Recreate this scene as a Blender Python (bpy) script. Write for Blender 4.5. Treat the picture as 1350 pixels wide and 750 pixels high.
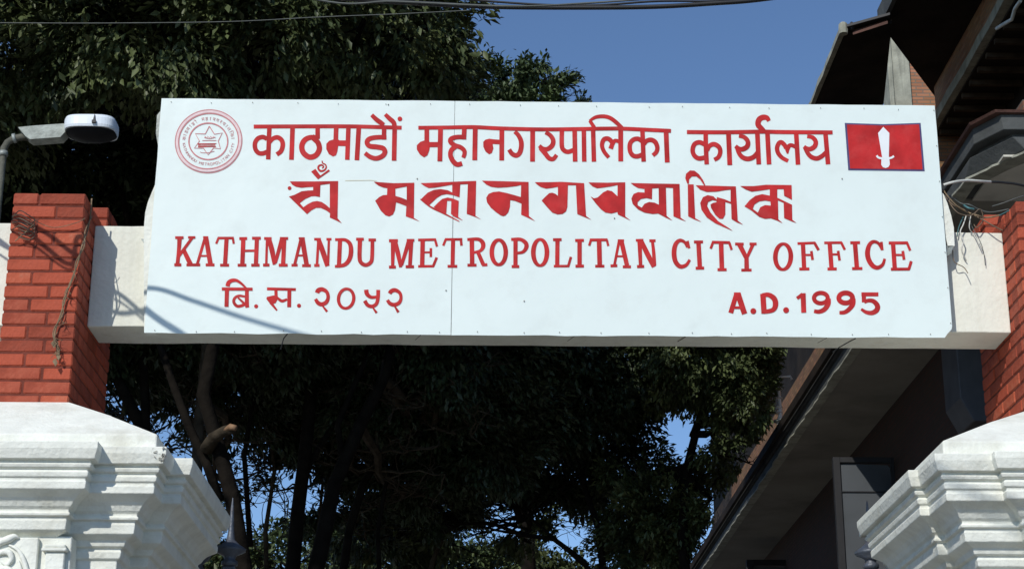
import bpy, bmesh, math, random
import numpy as np
from mathutils import Vector, Matrix
from mathutils.geometry import tessellate_polygon
random.seed(7); rng = np.random.default_rng(7)
scn = bpy.context.scene
for o in list(bpy.data.objects): bpy.data.objects.remove(o)
C = scn.collection
R = math.radians

# ------------------------------------------------------------------ camera
CAMZ = 1.6
YAW, PITCH, ROLL, FPX = R(1.02206), R(18.87709), R(0.07885), 2387.44   # focal length in pixels of a 1350 px wide frame
cy, sy, cp, sp = math.cos(YAW), math.sin(YAW), math.cos(PITCH), math.sin(PITCH)
rv = Vector((cy, -sy, 0)); fv = Vector((sy*cp, cy*cp, sp)); uv = rv.cross(fv)
cr, sr = math.cos(ROLL), math.sin(ROLL)
r2 = cr*rv + sr*uv; u2 = -sr*rv + cr*uv
cam_d = bpy.data.cameras.new('camera'); cam = bpy.data.objects.new('camera', cam_d); C.objects.link(cam)
cam.matrix_world = Matrix(((r2.x, u2.x, -fv.x, 0), (r2.y, u2.y, -fv.y, 0), (r2.z, u2.z, -fv.z, CAMZ), (0, 0, 0, 1)))
cam_d.sensor_width = 36; cam_d.lens = FPX/1350*36; cam_d.clip_end = 3000; cam_d.clip_start = .05
scn.camera = cam

# ------------------------------------------------------------------ sky, sun, exposure
SUN = Vector((-.3618, -.7434, .564)).normalized()
alt = math.asin(SUN.z); rot = math.atan2(SUN.x, SUN.y)
w = bpy.data.worlds.new("World"); scn.world = w; w.use_nodes = True
nt = w.node_tree; nt.nodes.clear()
sky = nt.nodes.new('ShaderNodeTexSky'); sky.sky_type = 'NISHITA'; sky.sun_disc = False
sky.sun_elevation = alt; sky.sun_rotation = rot % (2*math.pi); sky.air_density = 1.0; sky.dust_density = .1; sky.ozone_density = 5.0; sky.altitude = 1300
bg = nt.nodes.new('ShaderNodeBackground'); bg.inputs[1].default_value = 0.122
out = nt.nodes.new('ShaderNodeOutputWorld')
nt.links.new(sky.outputs[0], bg.inputs[0]); nt.links.new(bg.outputs[0], out.inputs[0])
sl = bpy.data.lights.new('sun', 'SUN'); sl.energy = 3.35; sl.angle = R(.5); sl.color = (1, .965, .90)
so = bpy.data.objects.new('sun', sl); C.objects.link(so); so.rotation_euler = (-SUN).to_track_quat('-Z', 'Y').to_euler(); so.location = (-6, -8, 14)
scn.view_settings.view_transform = 'Standard'; scn.view_settings.look = 'None'
scn.view_settings.exposure = 0.0; scn.view_settings.gamma = 1.0; scn.view_settings.use_curve_mapping = False
scn.cycles.max_bounces = 6; scn.cycles.diffuse_bounces = 3; scn.cycles.transparent_max_bounces = 8

# ------------------------------------------------------------------ where a feature of the photograph lies on a given wall, floor or sign plane
def ray(x, y):
    x = float(x); y = float(y)
    return ((x-675)/FPX)*r2 - ((y-375)/FPX)*u2 + fv
def atY(x, y, Y):
    d = ray(x, y); return d*(Y/d.y) + Vector((0, 0, CAMZ))
def atX(x, y, X):
    d = ray(x, y); return d*(X/d.x) + Vector((0, 0, CAMZ))
def atZ(x, y, Z):
    d = ray(x, y); return d*((Z-CAMZ)/d.z) + Vector((0, 0, CAMZ))

# ------------------------------------------------------------------ materials
def mat(name, col, rough=.7, var=.15, vscale=8, bump=0, bscale=60, spec=.5, metal=0, dirt=None, dscale=2.0, damt=.5, streak=False, col2=None):
    m = bpy.data.materials.new(name); m.use_nodes = True
    n = m.node_tree.nodes; l = m.node_tree.links; b = n['Principled BSDF']
    b.inputs['Roughness'].default_value = rough; b.inputs['Metallic'].default_value = metal
    b.inputs['Specular IOR Level'].default_value = spec
    geo = n.new('ShaderNodeTexCoord')
    no = n.new('ShaderNodeTexNoise'); no.inputs['Scale'].default_value = vscale; no.inputs['Detail'].default_value = 6
    l.new(geo.outputs['Object'], no.inputs['Vector'])
    ramp = n.new('ShaderNodeMapRange'); ramp.inputs[1].default_value = .3; ramp.inputs[2].default_value = .7
    l.new(no.outputs['Fac'], ramp.inputs[0])
    mix = n.new('ShaderNodeMix'); mix.data_type = 'RGBA'
    mix.inputs[6].default_value = (*[c*(1-var) for c in (col2 or col)], 1); mix.inputs[7].default_value = (*[min(1, c*(1+var*.6)) for c in col], 1)
    l.new(ramp.outputs[0], mix.inputs[0]); last = mix.outputs[2]
    if dirt:
        d = n.new('ShaderNodeTexNoise'); d.inputs['Scale'].default_value = dscale; d.inputs['Detail'].default_value = 8; d.inputs['Roughness'].default_value = .65
        if streak:
            mp = n.new('ShaderNodeMapping'); mp.inputs['Scale'].default_value = (4, 4, .35)
            l.new(geo.outputs['Object'], mp.inputs[0]); l.new(mp.outputs[0], d.inputs['Vector'])
        else: l.new(geo.outputs['Object'], d.inputs['Vector'])
        r = n.new('ShaderNodeMapRange'); r.inputs[1].default_value = .5; r.inputs[2].default_value = .78; r.inputs[4].default_value = damt
        l.new(d.outputs['Fac'], r.inputs[0])
        mx = n.new('ShaderNodeMix'); mx.data_type = 'RGBA'; mx.inputs[7].default_value = (*dirt, 1)
        l.new(r.outputs[0], mx.inputs[0]); l.new(last, mx.inputs[6]); last = mx.outputs[2]
    l.new(last, b.inputs['Base Color'])
    if bump:
        bn = n.new('ShaderNodeTexNoise'); bn.inputs['Scale'].default_value = bscale; bn.inputs['Detail'].default_value = 5
        l.new(geo.outputs['Object'], bn.inputs['Vector'])
        bp = n.new('ShaderNodeBump'); bp.inputs['Strength'].default_value = bump; bp.inputs['Distance'].default_value = .01
        l.new(bn.outputs['Fac'], bp.inputs['Height']); l.new(bp.outputs[0], b.inputs['Normal'])
    return m
def brickmat(name, c1, c2, cm, scale, axis='x', bump=.6):
    m = bpy.data.materials.new(name); m.use_nodes = True
    n = m.node_tree.nodes; l = m.node_tree.links; b = n['Principled BSDF']; b.inputs['Roughness'].default_value = .9
    tc = n.new('ShaderNodeTexCoord'); sp_ = n.new('ShaderNodeSeparateXYZ'); cb = n.new('ShaderNodeCombineXYZ')
    l.new(tc.outputs['Object'], sp_.inputs[0])
    l.new(sp_.outputs['X' if axis == 'x' else 'Y'], cb.inputs[0]); l.new(sp_.outputs['Z'], cb.inputs[1])
    br = n.new('ShaderNodeTexBrick'); br.inputs['Scale'].default_value = 1; br.inputs['Brick Width'].default_value = .17; br.inputs['Row Height'].default_value = .048
    br.inputs['Mortar Size'].default_value = .006; br.inputs['Color1'].default_value = (*c1, 1); br.inputs['Color2'].default_value = (*c2, 1); br.inputs['Mortar'].default_value = (*cm, 1)
    l.new(cb.outputs[0], br.inputs['Vector'])
    no = n.new('ShaderNodeTexNoise'); no.inputs['Scale'].default_value = 3; no.inputs['Detail'].default_value = 8; l.new(tc.outputs['Object'], no.inputs['Vector'])
    mx = n.new('ShaderNodeMix'); mx.data_type = 'RGBA'; mx.blend_type = 'MULTIPLY'; mx.inputs[0].default_value = .3
    l.new(br.outputs['Color'], mx.inputs[6]); l.new(no.outputs['Color'], mx.inputs[7]); l.new(mx.outputs[2], b.inputs['Base Color'])
    bp = n.new('ShaderNodeBump'); bp.inputs['Strength'].default_value = bump; bp.inputs['Distance'].default_value = .02; bp.invert = True
    l.new(br.outputs['Fac'], bp.inputs['Height']); l.new(bp.outputs[0], b.inputs['Normal'])
    return m
M = {}
M['sheet'] = mat('painted_sheet', (.745, .83, .80), .45, .03, 1.2, .6, 3.6, .3, dirt=(.60, .64, .60), dscale=5, damt=.34)
M['red'] = mat('red_sign_paint', (.50, .024, .026), .6, .26, 10, 0, 60, .15, dirt=(.60, .09, .085), dscale=13, damt=.4)
M['pale_red'] = mat('thin_red_paint', (.55, .17, .18), .5, .2, 60)
M['pink'] = mat('faint_pink_paint', (.74, .56, .57), .5, .1, 40)
M['navy'] = mat('navy_paint', (.06, .05, .16), .5, .2, 30)
M['white_paint'] = mat('white_sign_paint', (.80, .83, .84), .45, .03, 8)
M['plaster'] = mat('white_plaster', (.82, .83, .75), .85, .09, 9, .5, 45, .2, dirt=(.46, .43, .33), dscale=3.4, damt=.6)
M['beam'] = mat('white_beam_plaster', (.79, .79, .69), .85, .07, 5, .4, 40, .2, dirt=(.54, .52, .42), dscale=2.2, damt=.5, streak=True)
M['brick'] = mat('red_painted_brick', (.43, .082, .040), .75, .22, 9, .5, 60, .25, dirt=(.24, .06, .04), dscale=7, damt=.45)
M['brick_b'] = mat('red_painted_brick_dull', (.34, .068, .036), .8, .22, 9, .5, 70, .25, dirt=(.50, .18, .11), dscale=8, damt=.35)
M['brick_c'] = mat('red_painted_brick_sooty', (.31, .064, .035), .8, .3, 9, .6, 70, .2, dirt=(.10, .04, .03), dscale=9, damt=.6)
M['brick_d'] = mat('red_painted_brick_worn', (.45, .095, .046), .75, .2, 9, .5, 70, .25, dirt=(.44, .22, .14), dscale=14, damt=.5)
M['mortar'] = mat('red_painted_joint', (.17, .045, .03), .85, .3, 15, .4, 80, .2)
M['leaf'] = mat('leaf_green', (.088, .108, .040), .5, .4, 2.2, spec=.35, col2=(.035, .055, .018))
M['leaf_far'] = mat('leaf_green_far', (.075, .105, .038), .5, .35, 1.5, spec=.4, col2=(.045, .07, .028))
M['leaf_shaded'] = mat('leaf_shaded_green', (.030, .044, .018), .5, .35, 1.5, spec=.35)  # leaf green darkened to carry the shade deep in the crowns
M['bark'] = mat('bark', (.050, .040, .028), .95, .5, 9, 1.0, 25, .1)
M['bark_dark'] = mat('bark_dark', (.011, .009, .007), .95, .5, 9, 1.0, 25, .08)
M['cut'] = mat('cut_wood', (.26, .15, .08), .8, .3, 20)
M['galv'] = mat('galvanised_iron', (.30, .33, .31), .55, .3, 14, .3, 60, .5, metal=.3, dirt=(.13, .12, .09), dscale=5, damt=.5)
M['pole_dim'] = mat('old_pole_iron', (.13, .13, .105), .8, .4, 10, .4, 60, .2, dirt=(.05, .04, .03), dscale=6, damt=.6)
M['lampgrey'] = mat('lamp_grey_casting', (.38, .41, .37), .7, .3, 25, .5, 60, .4)
M['lampwhite'] = mat('lamp_white_cover', (.74, .80, .86), .35, .06, 6)
M['lampglass'] = mat('lamp_bowl_dark', (.010, .010, .012), .5, .2, 6, spec=.15)
M['black'] = mat('black_rubber', (.02, .02, .022), .6, .3, 10)
M['cable'] = mat('cable_sheath', (.022, .022, .022), .5, .3, 10)
M['cablegrey'] = mat('cable_grey', (.10, .11, .10), .55, .3, 10)
M['cablewhite'] = mat('cable_white', (.62, .62, .56), .5, .15, 10)
M['vine'] = mat('dry_vine', (.24, .17, .10), .9, .35, 30, .5, 90)
M['copper'] = mat('tan_wire', (.16, .11, .07), .6, .3, 20)
M['teal'] = mat('teal_wire', (.07, .18, .19), .6, .2, 20)
M['finial'] = mat('blue_grey_iron_paint', (.085, .10, .13), .45, .35, 12, .4, 50, .5, metal=.2, dirt=(.16, .09, .05), dscale=9, damt=.5)
M['concrete'] = mat('weathered_concrete', (.37, .37, .30), .9, .3, 5, .5, 30, .2, dirt=(.10, .10, .085), dscale=3, damt=.75, streak=True)
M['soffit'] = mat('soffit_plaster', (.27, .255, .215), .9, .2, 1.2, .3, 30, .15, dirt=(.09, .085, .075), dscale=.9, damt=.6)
M['soffit_lit'] = mat('lit_soffit_plaster', (.60, .58, .50), .9, .2, 2, .4, 30, .15, dirt=(.30, .28, .23), dscale=3, damt=.6)  # bounce light on the near soffit put in as a paler colour
M['soffit_dark'] = mat('shade_dark_timber', (.026, .021, .018), .9, .5, 2, .6, 20, .1, dirt=(.05, .035, .022), dscale=1.3, damt=.6)  # near-black: deep shade under the roofs is put into this colour
M['slate'] = mat('grey_cornice_plaster', (.085, .09, .088), .85, .3, 3, .4, 30, .2, dirt=(.03, .03, .03), dscale=2.5, damt=.6)
M['rusty'] = mat('rusty_drip_edge', (.12, .055, .04), .85, .4, 8, .4, 50)
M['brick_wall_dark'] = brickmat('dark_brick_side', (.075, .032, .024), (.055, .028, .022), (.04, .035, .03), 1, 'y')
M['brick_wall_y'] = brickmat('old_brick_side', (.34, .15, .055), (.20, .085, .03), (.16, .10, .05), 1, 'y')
M['brick_wall_x'] = brickmat('old_brick_front', (.30, .12, .065), (.20, .085, .05), (.13, .11, .09), 1, 'x')
M['shutter'] = mat('grey_shutter_glass', (.062, .070, .078), .6, .4, 2, dirt=(.04, .045, .05), dscale=2, damt=.6)
M['rafter'] = mat('weathered_rafter', (.075, .055, .038), .9, .4, 6, .5, 30, .1)
M['brick_band'] = brickmat('weathered_brick_band', (.50, .26, .14), (.34, .16, .08), (.26, .21, .15), 1, 'y', 1.0)
M['brick_front'] = brickmat('weathered_brick_infill', (.52, .24, .13), (.36, .16, .08), (.24, .19, .14), 1, 'x', 1.0)
M['frame_dark'] = mat('dark_window_frame', (.012, .012, .014), .7, .3, 8)
M['iron_grey'] = mat('grey_sheet_box', (.075, .075, .08), .6, .3, 5)
M['asphalt'] = mat('asphalt', (.055, .054, .052), .9, .3, 4, .6, 120, dirt=(.11, .10, .085), dscale=1.5, damt=.5)
M['yard'] = mat('yard_paving', (.26, .235, .20), .9, .2, 2, .5, 60, dirt=(.16, .14, .11), dscale=.8, damt=.6)
M['earth'] = mat('dry_earth', (.20, .165, .12), .95, .25, .8, .5, 30)
M['pave'] = mat('pavement_concrete', (.30, .29, .27), .9, .2, 3, .4, 60, dirt=(.17, .16, .14), dscale=2, damt=.5)
M['insul'] = mat('white_ceramic', (.72, .72, .68), .4, .1, 10)
M['rust_stain'] = mat('rust_and_grime', (.25, .22, .18), .9, .4, 20)
M['gouge'] = mat('chipped_plaster_face', (.45, .44, .39), .95, .5, 45, 1.0, 60)

# ------------------------------------------------------------------ mesh helpers
class MB:
    def __init__(s): s.v = []; s.f = []
    def add(s, v, f):
        k = len(s.v); s.v += [tuple(p) for p in v]; s.f += [tuple(i+k for i in q) for q in f]; return s
    def box(s, a, b, ch=0):
        x0, y0, z0 = a; x1, y1, z1 = b
        if ch <= 0:
            return s.add([(x0,y0,z0),(x1,y0,z0),(x1,y1,z0),(x0,y1,z0),(x0,y0,z1),(x1,y0,z1),(x1,y1,z1),(x0,y1,z1)],
                         [(0,3,2,1),(4,5,6,7),(0,1,5,4),(1,2,6,5),(2,3,7,6),(3,0,4,7)])
        c = ch; idx = {}; V = []
        X = (x0, x1); Y = (y0, y1); Z = (z0, z1)
        for i in (0,1):
            for j in (0,1):
                for k in (0,1):
                    sx, sy_, sz = (1,-1)[i], (1,-1)[j], (1,-1)[k]
                    for ax in range(3):
                        p = [X[i]+sx*c, Y[j]+sy_*c, Z[k]+sz*c]; p[ax] = (X[i], Y[j], Z[k])[ax]
                        idx[(i,j,k,ax)] = len(V); V.append(p)
        F = []
        for ax in range(3):
            o1, o2 = [a_ for a_ in range(3) if a_ != ax]
            for sgn in (0,1):
                q = []
                for (u_, w_) in ((0,0),(1,0),(1,1),(0,1)):
                    ijk = [0,0,0]; ijk[ax] = sgn; ijk[o1] = u_; ijk[o2] = w_; q.append(idx[(*ijk, ax)])
                F.append(q)
            for u_ in (0,1):
                for w_ in (0,1):   # edges along ax
                    a0 = [0,0,0]; a0[o1] = u_; a0[o2] = w_; a1 = list(a0); a1[ax] = 1
                    F.append([idx[(*a0,o1)], idx[(*a1,o1)], idx[(*a1,o2)], idx[(*a0,o2)]])
        for i in (0,1):
            for j in (0,1):
                for k in (0,1): F.append([idx[(i,j,k,0)], idx[(i,j,k,1)], idx[(i,j,k,2)]])
        return s.add(V, F)
    def prism(s, pts, off, flip=False):
        "closed polygon pts (3-D) extruded by vector off"
        n = len(pts); off = Vector(off); a = [Vector(p) for p in pts]; b = [p+off for p in a]
        tri = tessellate_polygon([a])
        F = [tuple(t) for t in tri] + [tuple(i+n for i in reversed(t)) for t in tri]
        F += [(i, (i+1) % n, (i+1) % n+n, i+n) for i in range(n)]
        return s.add(a+b, F)
    def tube(s, pts, rad, n=8, cap=True):
        pts = [Vector(p) for p in pts]; m_ = len(pts)
        if not hasattr(rad, '__len__'): rad = [rad]*m_
        V = []; F = []; prev = None
        for i, p in enumerate(pts):
            t = (pts[min(i+1, m_-1)]-pts[max(i-1, 0)])
            if t.length < 1e-9: t = Vector((0,0,1))
            t.normalize()
            if prev is None:
                a = t.orthogonal().normalized()
            else:
                a = prev - t*prev.dot(t)
                a = a.normalized() if a.length > 1e-6 else t.orthogonal().normalized()
            prev = a; b = t.cross(a)
            for k in range(n):
                th = 2*math.pi*k/n; V.append(p+(a*math.cos(th)+b*math.sin(th))*rad[i])
        for i in range(m_-1):
            for k in range(n):
                F.append((i*n+k, i*n+(k+1) % n, (i+1)*n+(k+1) % n, (i+1)*n+k))
        if cap: F.append(tuple(range(n))[::-1]); F.append(tuple((m_-1)*n+k for k in range(n)))
        return s.add(V, F)
    def lathe(s, c, prof, n=20):
        V = []; F = []
        for (r_, z) in prof:
            for k in range(n):
                th = 2*math.pi*k/n; V.append((c[0]+r_*math.cos(th), c[1]+r_*math.sin(th), c[2]+z))
        for i in range(len(prof)-1):
            for k in range(n): F.append((i*n+k, i*n+(k+1) % n, (i+1)*n+(k+1) % n, (i+1)*n+k))
        F.append(tuple(range(n))[::-1]); F.append(tuple((len(prof)-1)*n+k for k in range(n)))
        return s.add(V, F)
    def loft(s, rings, cap0=True, cap1=True):
        n = len(rings[0]); V = [p for r_ in rings for p in r_]; F = []
        for i in range(len(rings)-1):
            for k in range(n): F.append((i*n+k, i*n+(k+1) % n, (i+1)*n+(k+1) % n, (i+1)*n+k))
        if cap0: F += [tuple(t) for t in tessellate_polygon([[Vector(p) for p in rings[0]]])]
        if cap1: F += [tuple(i+(len(rings)-1)*n for i in t) for t in tessellate_polygon([[Vector(p) for p in rings[-1]]])]
        return s.add(V, F)
    def mesh(s, name):
        me = bpy.data.meshes.new(name); me.from_pydata(s.v, [], s.f); me.update()
        bm = bmesh.new(); bm.from_mesh(me); bmesh.ops.recalc_face_normals(bm, faces=bm.faces); bm.to_mesh(me); bm.free()
        return me
    def build(s, name, m, parent=None, smooth=False, bevel=0, label=None):
        me = s.mesh(name); me.materials.append(m)
        if smooth:
            me.polygons.foreach_set('use_smooth', [True]*len(me.polygons))
        o = bpy.data.objects.new(name, me); C.objects.link(o)
        if parent is not None: o.parent = parent; o.matrix_parent_inverse = Matrix.Translation(-parent_loc(parent))
        if bevel:
            b = o.modifiers.new('bevel', 'BEVEL'); b.width = bevel; b.segments = 2; b.limit_method = 'ANGLE'; b.angle_limit = R(40)
        if label: o['label'] = label
        return o
def parent_loc(p): return p.location.copy() if p.type == 'EMPTY' else Vector((0,0,0))
def thing(name, label, cat, loc, group=None):
    o = bpy.data.objects.new(name, None); C.objects.link(o); o.location = loc; o.empty_display_size = .2
    o['label'] = label; o['category'] = cat
    if group: o['group'] = group
    return o
def tag(o, label, cat, group=None):
    o['label'] = label; o['category'] = cat
    if group: o['group'] = group
    return o
def struct(o): o['kind'] = 'structure'; return o

def through(pts, n=10):
    P_ = [np.array(p) for p in pts]; o_ = []
    for i in range(len(P_)-1):
        a, b, c, d = P_[max(i-1,0)], P_[i], P_[i+1], P_[min(i+2,len(P_)-1)]
        for t in np.linspace(0,1,n,endpoint=False): o_.append(Vector(.5*((2*b)+(-a+c)*t+(2*a-5*b+4*c-d)*t*t+(-a+3*b-3*c+d)*t**3)))
    o_.append(Vector(P_[-1])); return o_

# ------------------------------------------------------------------ ground
struct(MB().add([(-400,-400,-.004),(400,-400,-.004),(400,800,-.004),(-400,800,-.004)], [(0,1,2,3)]).build('ground', M['earth']))
struct(MB().add([(-120,-6,0),(120,-6,0),(120,5.2,0),(-120,5.2,0)], [(0,1,2,3)]).build('road', M['asphalt']))
struct(MB().box((-120,5.2,-.1),(-2.6,8.0,.13)).box((3.3,5.2,-.1),(120,8.0,.13)).build('pavement', M['pave']))
struct(MB().add([(-2.6,5.2,.003),(3.3,5.2,.003),(3.3,8.0,.003),(12,10.6,.003),(12,60,.003),(-14,60,.003),(-14,10.6,.003),(-2.6,8.0,.003)], [(0,1,2,3,4,5,6,7)]).build('courtyard_paving', M['yard']))

# ------------------------------------------------------------------ gate beam
BY0, BY1, BZ0, BZ1 = 9.082, 9.385, 4.458, 5.022
XL, XR = -2.0635, 2.80     # gate-side faces of the two brick pillars
gate = thing('gate_beam', 'long white plastered concrete beam spanning between the two red brick pillars', 'beam', (0.37, 9.23, BZ0))
mb = MB()
xs = np.linspace(XL+.0, XR-.0, 26); V = []; F = []
for x in xs:
    j = lambda a=.0025: random.uniform(-a, a)
    V += [(x,BY0+j(),BZ0+j()),(x,BY1,BZ0+j()),(x,BY1,BZ1+j()),(x,BY0+j(),BZ1+j(.004))]
for i in range(len(xs)-1):
    for k in range(4): F.append((i*4+k, i*4+(k+1)%4, (i+1)*4+(k+1)%4, (i+1)*4+k))
F += [(3,2,1,0), tuple((len(xs)-1)*4+k for k in range(4))]
mb.add(V, F); mb.build('span', M['beam'], gate, bevel=.006)
# beam runs on beyond both pillars
MB().box((-6.2,BY0,BZ0),(-2.439,BY1,BZ1+.01)).build('side_span', M['beam'], gate, bevel=.006)
MB().box((3.18,BY0,BZ0),(6.9,BY1,BZ1+.01)).build('side_span', M['beam'], gate, bevel=.006)
mb = MB()
for px in (560, 760, 905, 1090):      # drip stains and a hair crack on the underside
    p = atZ(px, 452, BZ0); mb.tube([(p.x, BY0+.02, BZ0-.001), (p.x-.02, BY0+.12, BZ0-.001), (p.x-.05, BY0+.2, BZ0-.001)], .0022, 5)
mb.build('crack', M['rust_stain'], gate)
# hooks / loose wire end under the beam
MB().tube([atY(1128,446,9.06), atY(1120,450,9.1), atY(1106,458,9.2), atY(1098,464,9.3)], .003, 6).build('wire_end', M['cable'], gate)
MB().tube([atY(379,440,9.06), atY(374,446,9.1), atY(370,460,9.3)], .003, 6).build('wire_end', M['cable'], gate)

# ------------------------------------------------------------------ brick pillars
unit = {}
def brick_mesh(sx, sy_, sz, mk):
    key = (round(sx,3), round(sy_,3), round(sz,3), mk)
    if key not in unit:
        me = MB().box((-sx/2,-sy_/2,-sz/2),(sx/2,sy_/2,sz/2), .0065).mesh('brick'); me.materials.append(M[mk]); unit[key] = me
    return unit[key]
def brick(cx, cy_, cz, sx, sy_, sz, parent):
    mk = random.choice(['brick','brick','brick','brick_b','brick_b','brick_c','brick_d'])
    o = bpy.data.objects.new('brick', brick_mesh(sx, sy_, sz, mk)); C.objects.link(o)
    o.parent = parent; pl = parent_loc(parent)
    o.location = Vector((cx+random.uniform(-.002,.002), cy_+random.uniform(-.002,.002), cz))-pl
    o.rotation_euler = (random.uniform(-.006,.006), random.uniform(-.006,.006), random.uniform(-.008,.008))
def pillar(x0, x1, side, label):
    root = thing('brick_pillar', label, 'pillar', ((x0+x1)/2, 9.25, 3.94))
    zb, zt, zr = 3.94, 5.10, 5.25
    yf, ym, yb = 8.81, 9.386, 9.70
    j = .008; W = x1-x0
    MB().box((x0+.006,yf+.006,zb),(x1-.006,yb-.006,zt-.012)).build('joint_core', M['mortar'], root)
    MB().box((x0+.006,ym+.006,zt-.012),(x1-.006,yb-.006,zr-.006)).build('joint_core', M['mortar'], root)
    h = .0712; n = int(round((zt-zb)/h)); h = (zt-zb)/n
    def course(k, z, y0, y1):
        e = k % 2
        # front face: a short and a long brick
        a = W*(.36 if e else .61); gx = .009
        for (u, v) in ((x0, x0+a-gx/2), (x0+a+gx/2, x1)):
            brick((u+v)/2, y0+.05, z, v-u, .10, h-.009, root)
        # side faces
        for sx in (x0, x1):
            y = y0+.109; first = True
            while y < y1-.03:
                L = .215
                if first and e: L = .11
                first = False
                if y+L > y1-.05: L = y1-y
                xc = sx+.04 if sx == x0 else sx-.04
                brick(xc, y+L/2-.0045, z, .08, L-.009, h-.009, root); y += L
    for k in range(n): course(k, zb+h*(k+.5), yf, yb if True else ym)
    for k in range(2):
        course(k, zt+h*(k+.5)+.002, ym, yb)
    return root
pilL = pillar(-2.4365, XL, 1, 'red painted brick pillar at the left end of the beam with a dry vine')
pilR = pillar(XR, 3.173, -1, 'red painted brick pillar at the right end of the beam, cut by the photo edge')

# ------------------------------------------------------------------ pedestals with stepped cornices
PROF = [(.558,3.672),(.560,3.612),(.613,3.600),(.613,3.568),(.600,3.522),(.574,3.518),(.574,3.508),(.583,3.503),(.577,3.487),(.562,3.482),(.562,3.474),
        (.570,3.468),(.566,3.446),(.556,3.440),(.556,3.430),(.560,3.425),(.558,3.392),(.535,3.378),(.512,3.362),(.497,3.345),(.486,3.325),(.472,3.312),(.472,3.301),
        (.480,3.296),(.478,3.284),(.462,3.279),(.462,3.270),(.464,3.262),(.460,3.222),(.445,3.212),(.425,3.202),(.418,3.196),(.410,3.172),(.392,3.166),(.392,3.156),
        (.396,3.150),(.390,3.120),(.375,3.110),(.37,2.9),(.37,.55),(.44,.50),(.44,.135)]
def pedestal(x0, x1, side, extra, dz, label, rf, rs, fx, ye):
    """side=+1: gate lies to the right (+x). fx = where the front step is; rf front projection; rs side projection"""
    root = thing('gate_pedestal', label, 'pedestal', ((x0+x1)/2, 9.15, 0))
    k0 = .596
    def ring(k, z, step=True):
        k = k+extra; d = (k-extra)-k0
        a0, a1 = x0-k, x1+k; y0, y1 = 8.81-k, 9.47+k
        f = rf if step else 0; s_ = rs if step else 0
        if side > 0:
            xa, xb = x0-.30-d, fx+d
            p = [(a0,y0),(xa,y0),(xa,y0-f),(xb,y0-f),(xb,y0),(a1,y0),(a1,8.44-d),(a1+s_,8.44-d),(a1+s_,ye+d),(a1-.14,ye+d),(a1-.14,y1),(a0,y1)]
        else:
            xa, xb = fx-d, x1+.30+d
            p = [(a0+.14,y1),(a0+.14,ye+d),(a0-s_,ye+d),(a0-s_,8.455-d),(a0,8.455-d),(a0,y0),(xa,y0),(xa,y0-f),(xb,y0-f),(xb,y0),(a1,y0),(a1,y1)]
        return [(q[0], q[1], z+dz) for q in p]
    # cap: sloping top and low upright edge
    rings = [[(q[0],q[1],3.600+dz) for q in ring(.560,0,False)], [(q[0],q[1],3.672+dz) for q in ring(.556,0,False)]]
    def sq(m_, z): return [(x0-m_,8.81-m_,z),(x1+m_,8.81-m_,z),(x1+m_,9.70+m_,z),(x0-m_,9.70+m_,z)]
    kk = .556+extra; kb = kk-.23
    A = [(x0-kk,8.81-kk),(x1+kk,8.81-kk),(x1+kk,9.70+kb),(x0-kk,9.70+kb)]
    m0 = .004
    B = [(x0-m0,8.81-m0),(x1+m0,8.81-m0),(x1+m0,9.70+m0),(x0-m0,9.70+m0)]
    mb = MB(); mid = [tuple((a+b*1.0)/2 for a, b in zip(p, q)) for p, q in zip(A, B)]
    mb.loft([[(p[0],p[1],3.598+dz) for p in A], [(p[0],p[1],3.672+dz) for p in A], [(p[0],p[1],3.83+dz*.5) for p in mid], [(p[0],p[1],3.972) for p in B]])
    mb.build('cap', M['plaster'], root, bevel=.008)
    # cornice mouldings, sliced along their length so the runs are not dead straight
    rings = [ring(k, z) for (k, z) in PROF[1:38]]
    rings[0] = ring(.50, 3.6105)
    o = MB().loft(rings, True, True).build('cornice', M['plaster'], root, bevel=.0035)
    shaft = MB().loft([ring(k, z) for (k, z) in PROF[37:]], False, False).build('shaft', M['plaster'], root, bevel=.006)
    return root
pedL = pedestal(-2.4365, XL, 1, .0, 0, 'white plastered gate pedestal with stepped cornice and floral relief, under the left brick pillar', .095, .088, -1.764, 9.80)
pedR = pedestal(XR, 3.173, -1, .097, -.035, 'white plastered gate pedestal with stepped cornice under the right brick pillar', .055, .045, 2.37, 9.66)

# relief panel on the left pedestal: small pilaster and scrolling flower
yp = 8.268
zt_ = atY(20,704.5,yp).z
def px(x): return atY(x,720,yp).x
mb = MB().box((-2.8,yp+.03,2.2),(px(92),yp+.16,zt_),.004); mb.build('panel_back', M['plaster'], pedL)
MB().box((-2.79,yp,2.2),(px(50),yp+.029,zt_-.012),.004).build('panel', M['plaster'], pedL)
z1_ = atY(72,722,yp).z
MB().box((px(61),yp-.004,2.2),(px(86),yp+.029,z1_-.018),.004).box((px(56),yp-.02,z1_-.017),(px(89),yp+.029,z1_),.004).box((px(59),yp-.012,z1_+.001),(px(87),yp+.029,z1_+.016),.004).build('small_pilaster', M['plaster'], pedL)
def rp(x, y, o=.0): return atY(x, y, yp-o*.45)
def leafy(pts, rad):
    k = len(pts); rr = [rad[min(i*len(rad)//k, len(rad)-1)]*.62 for i in range(k)]
    MB().tube(through(pts, 6), list(np.interp(np.linspace(0,1,(k-1)*6+1), np.linspace(0,1,k), rr)), 8).build('flower_relief', M['plaster'], pedL, smooth=True)
leafy([rp(-8,722,.01),rp(2,714,.02),rp(12,710,.024),rp(19,707,.02),rp(25,709,.01)], [.014,.026,.03,.022,.006])
leafy([rp(-6,732,.01),rp(5,727,.02),rp(13,729,.02),rp(15,737,.02),rp(9,744,.015),rp(2,740,.01)], [.012,.022,.024,.02,.014,.008])
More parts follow.
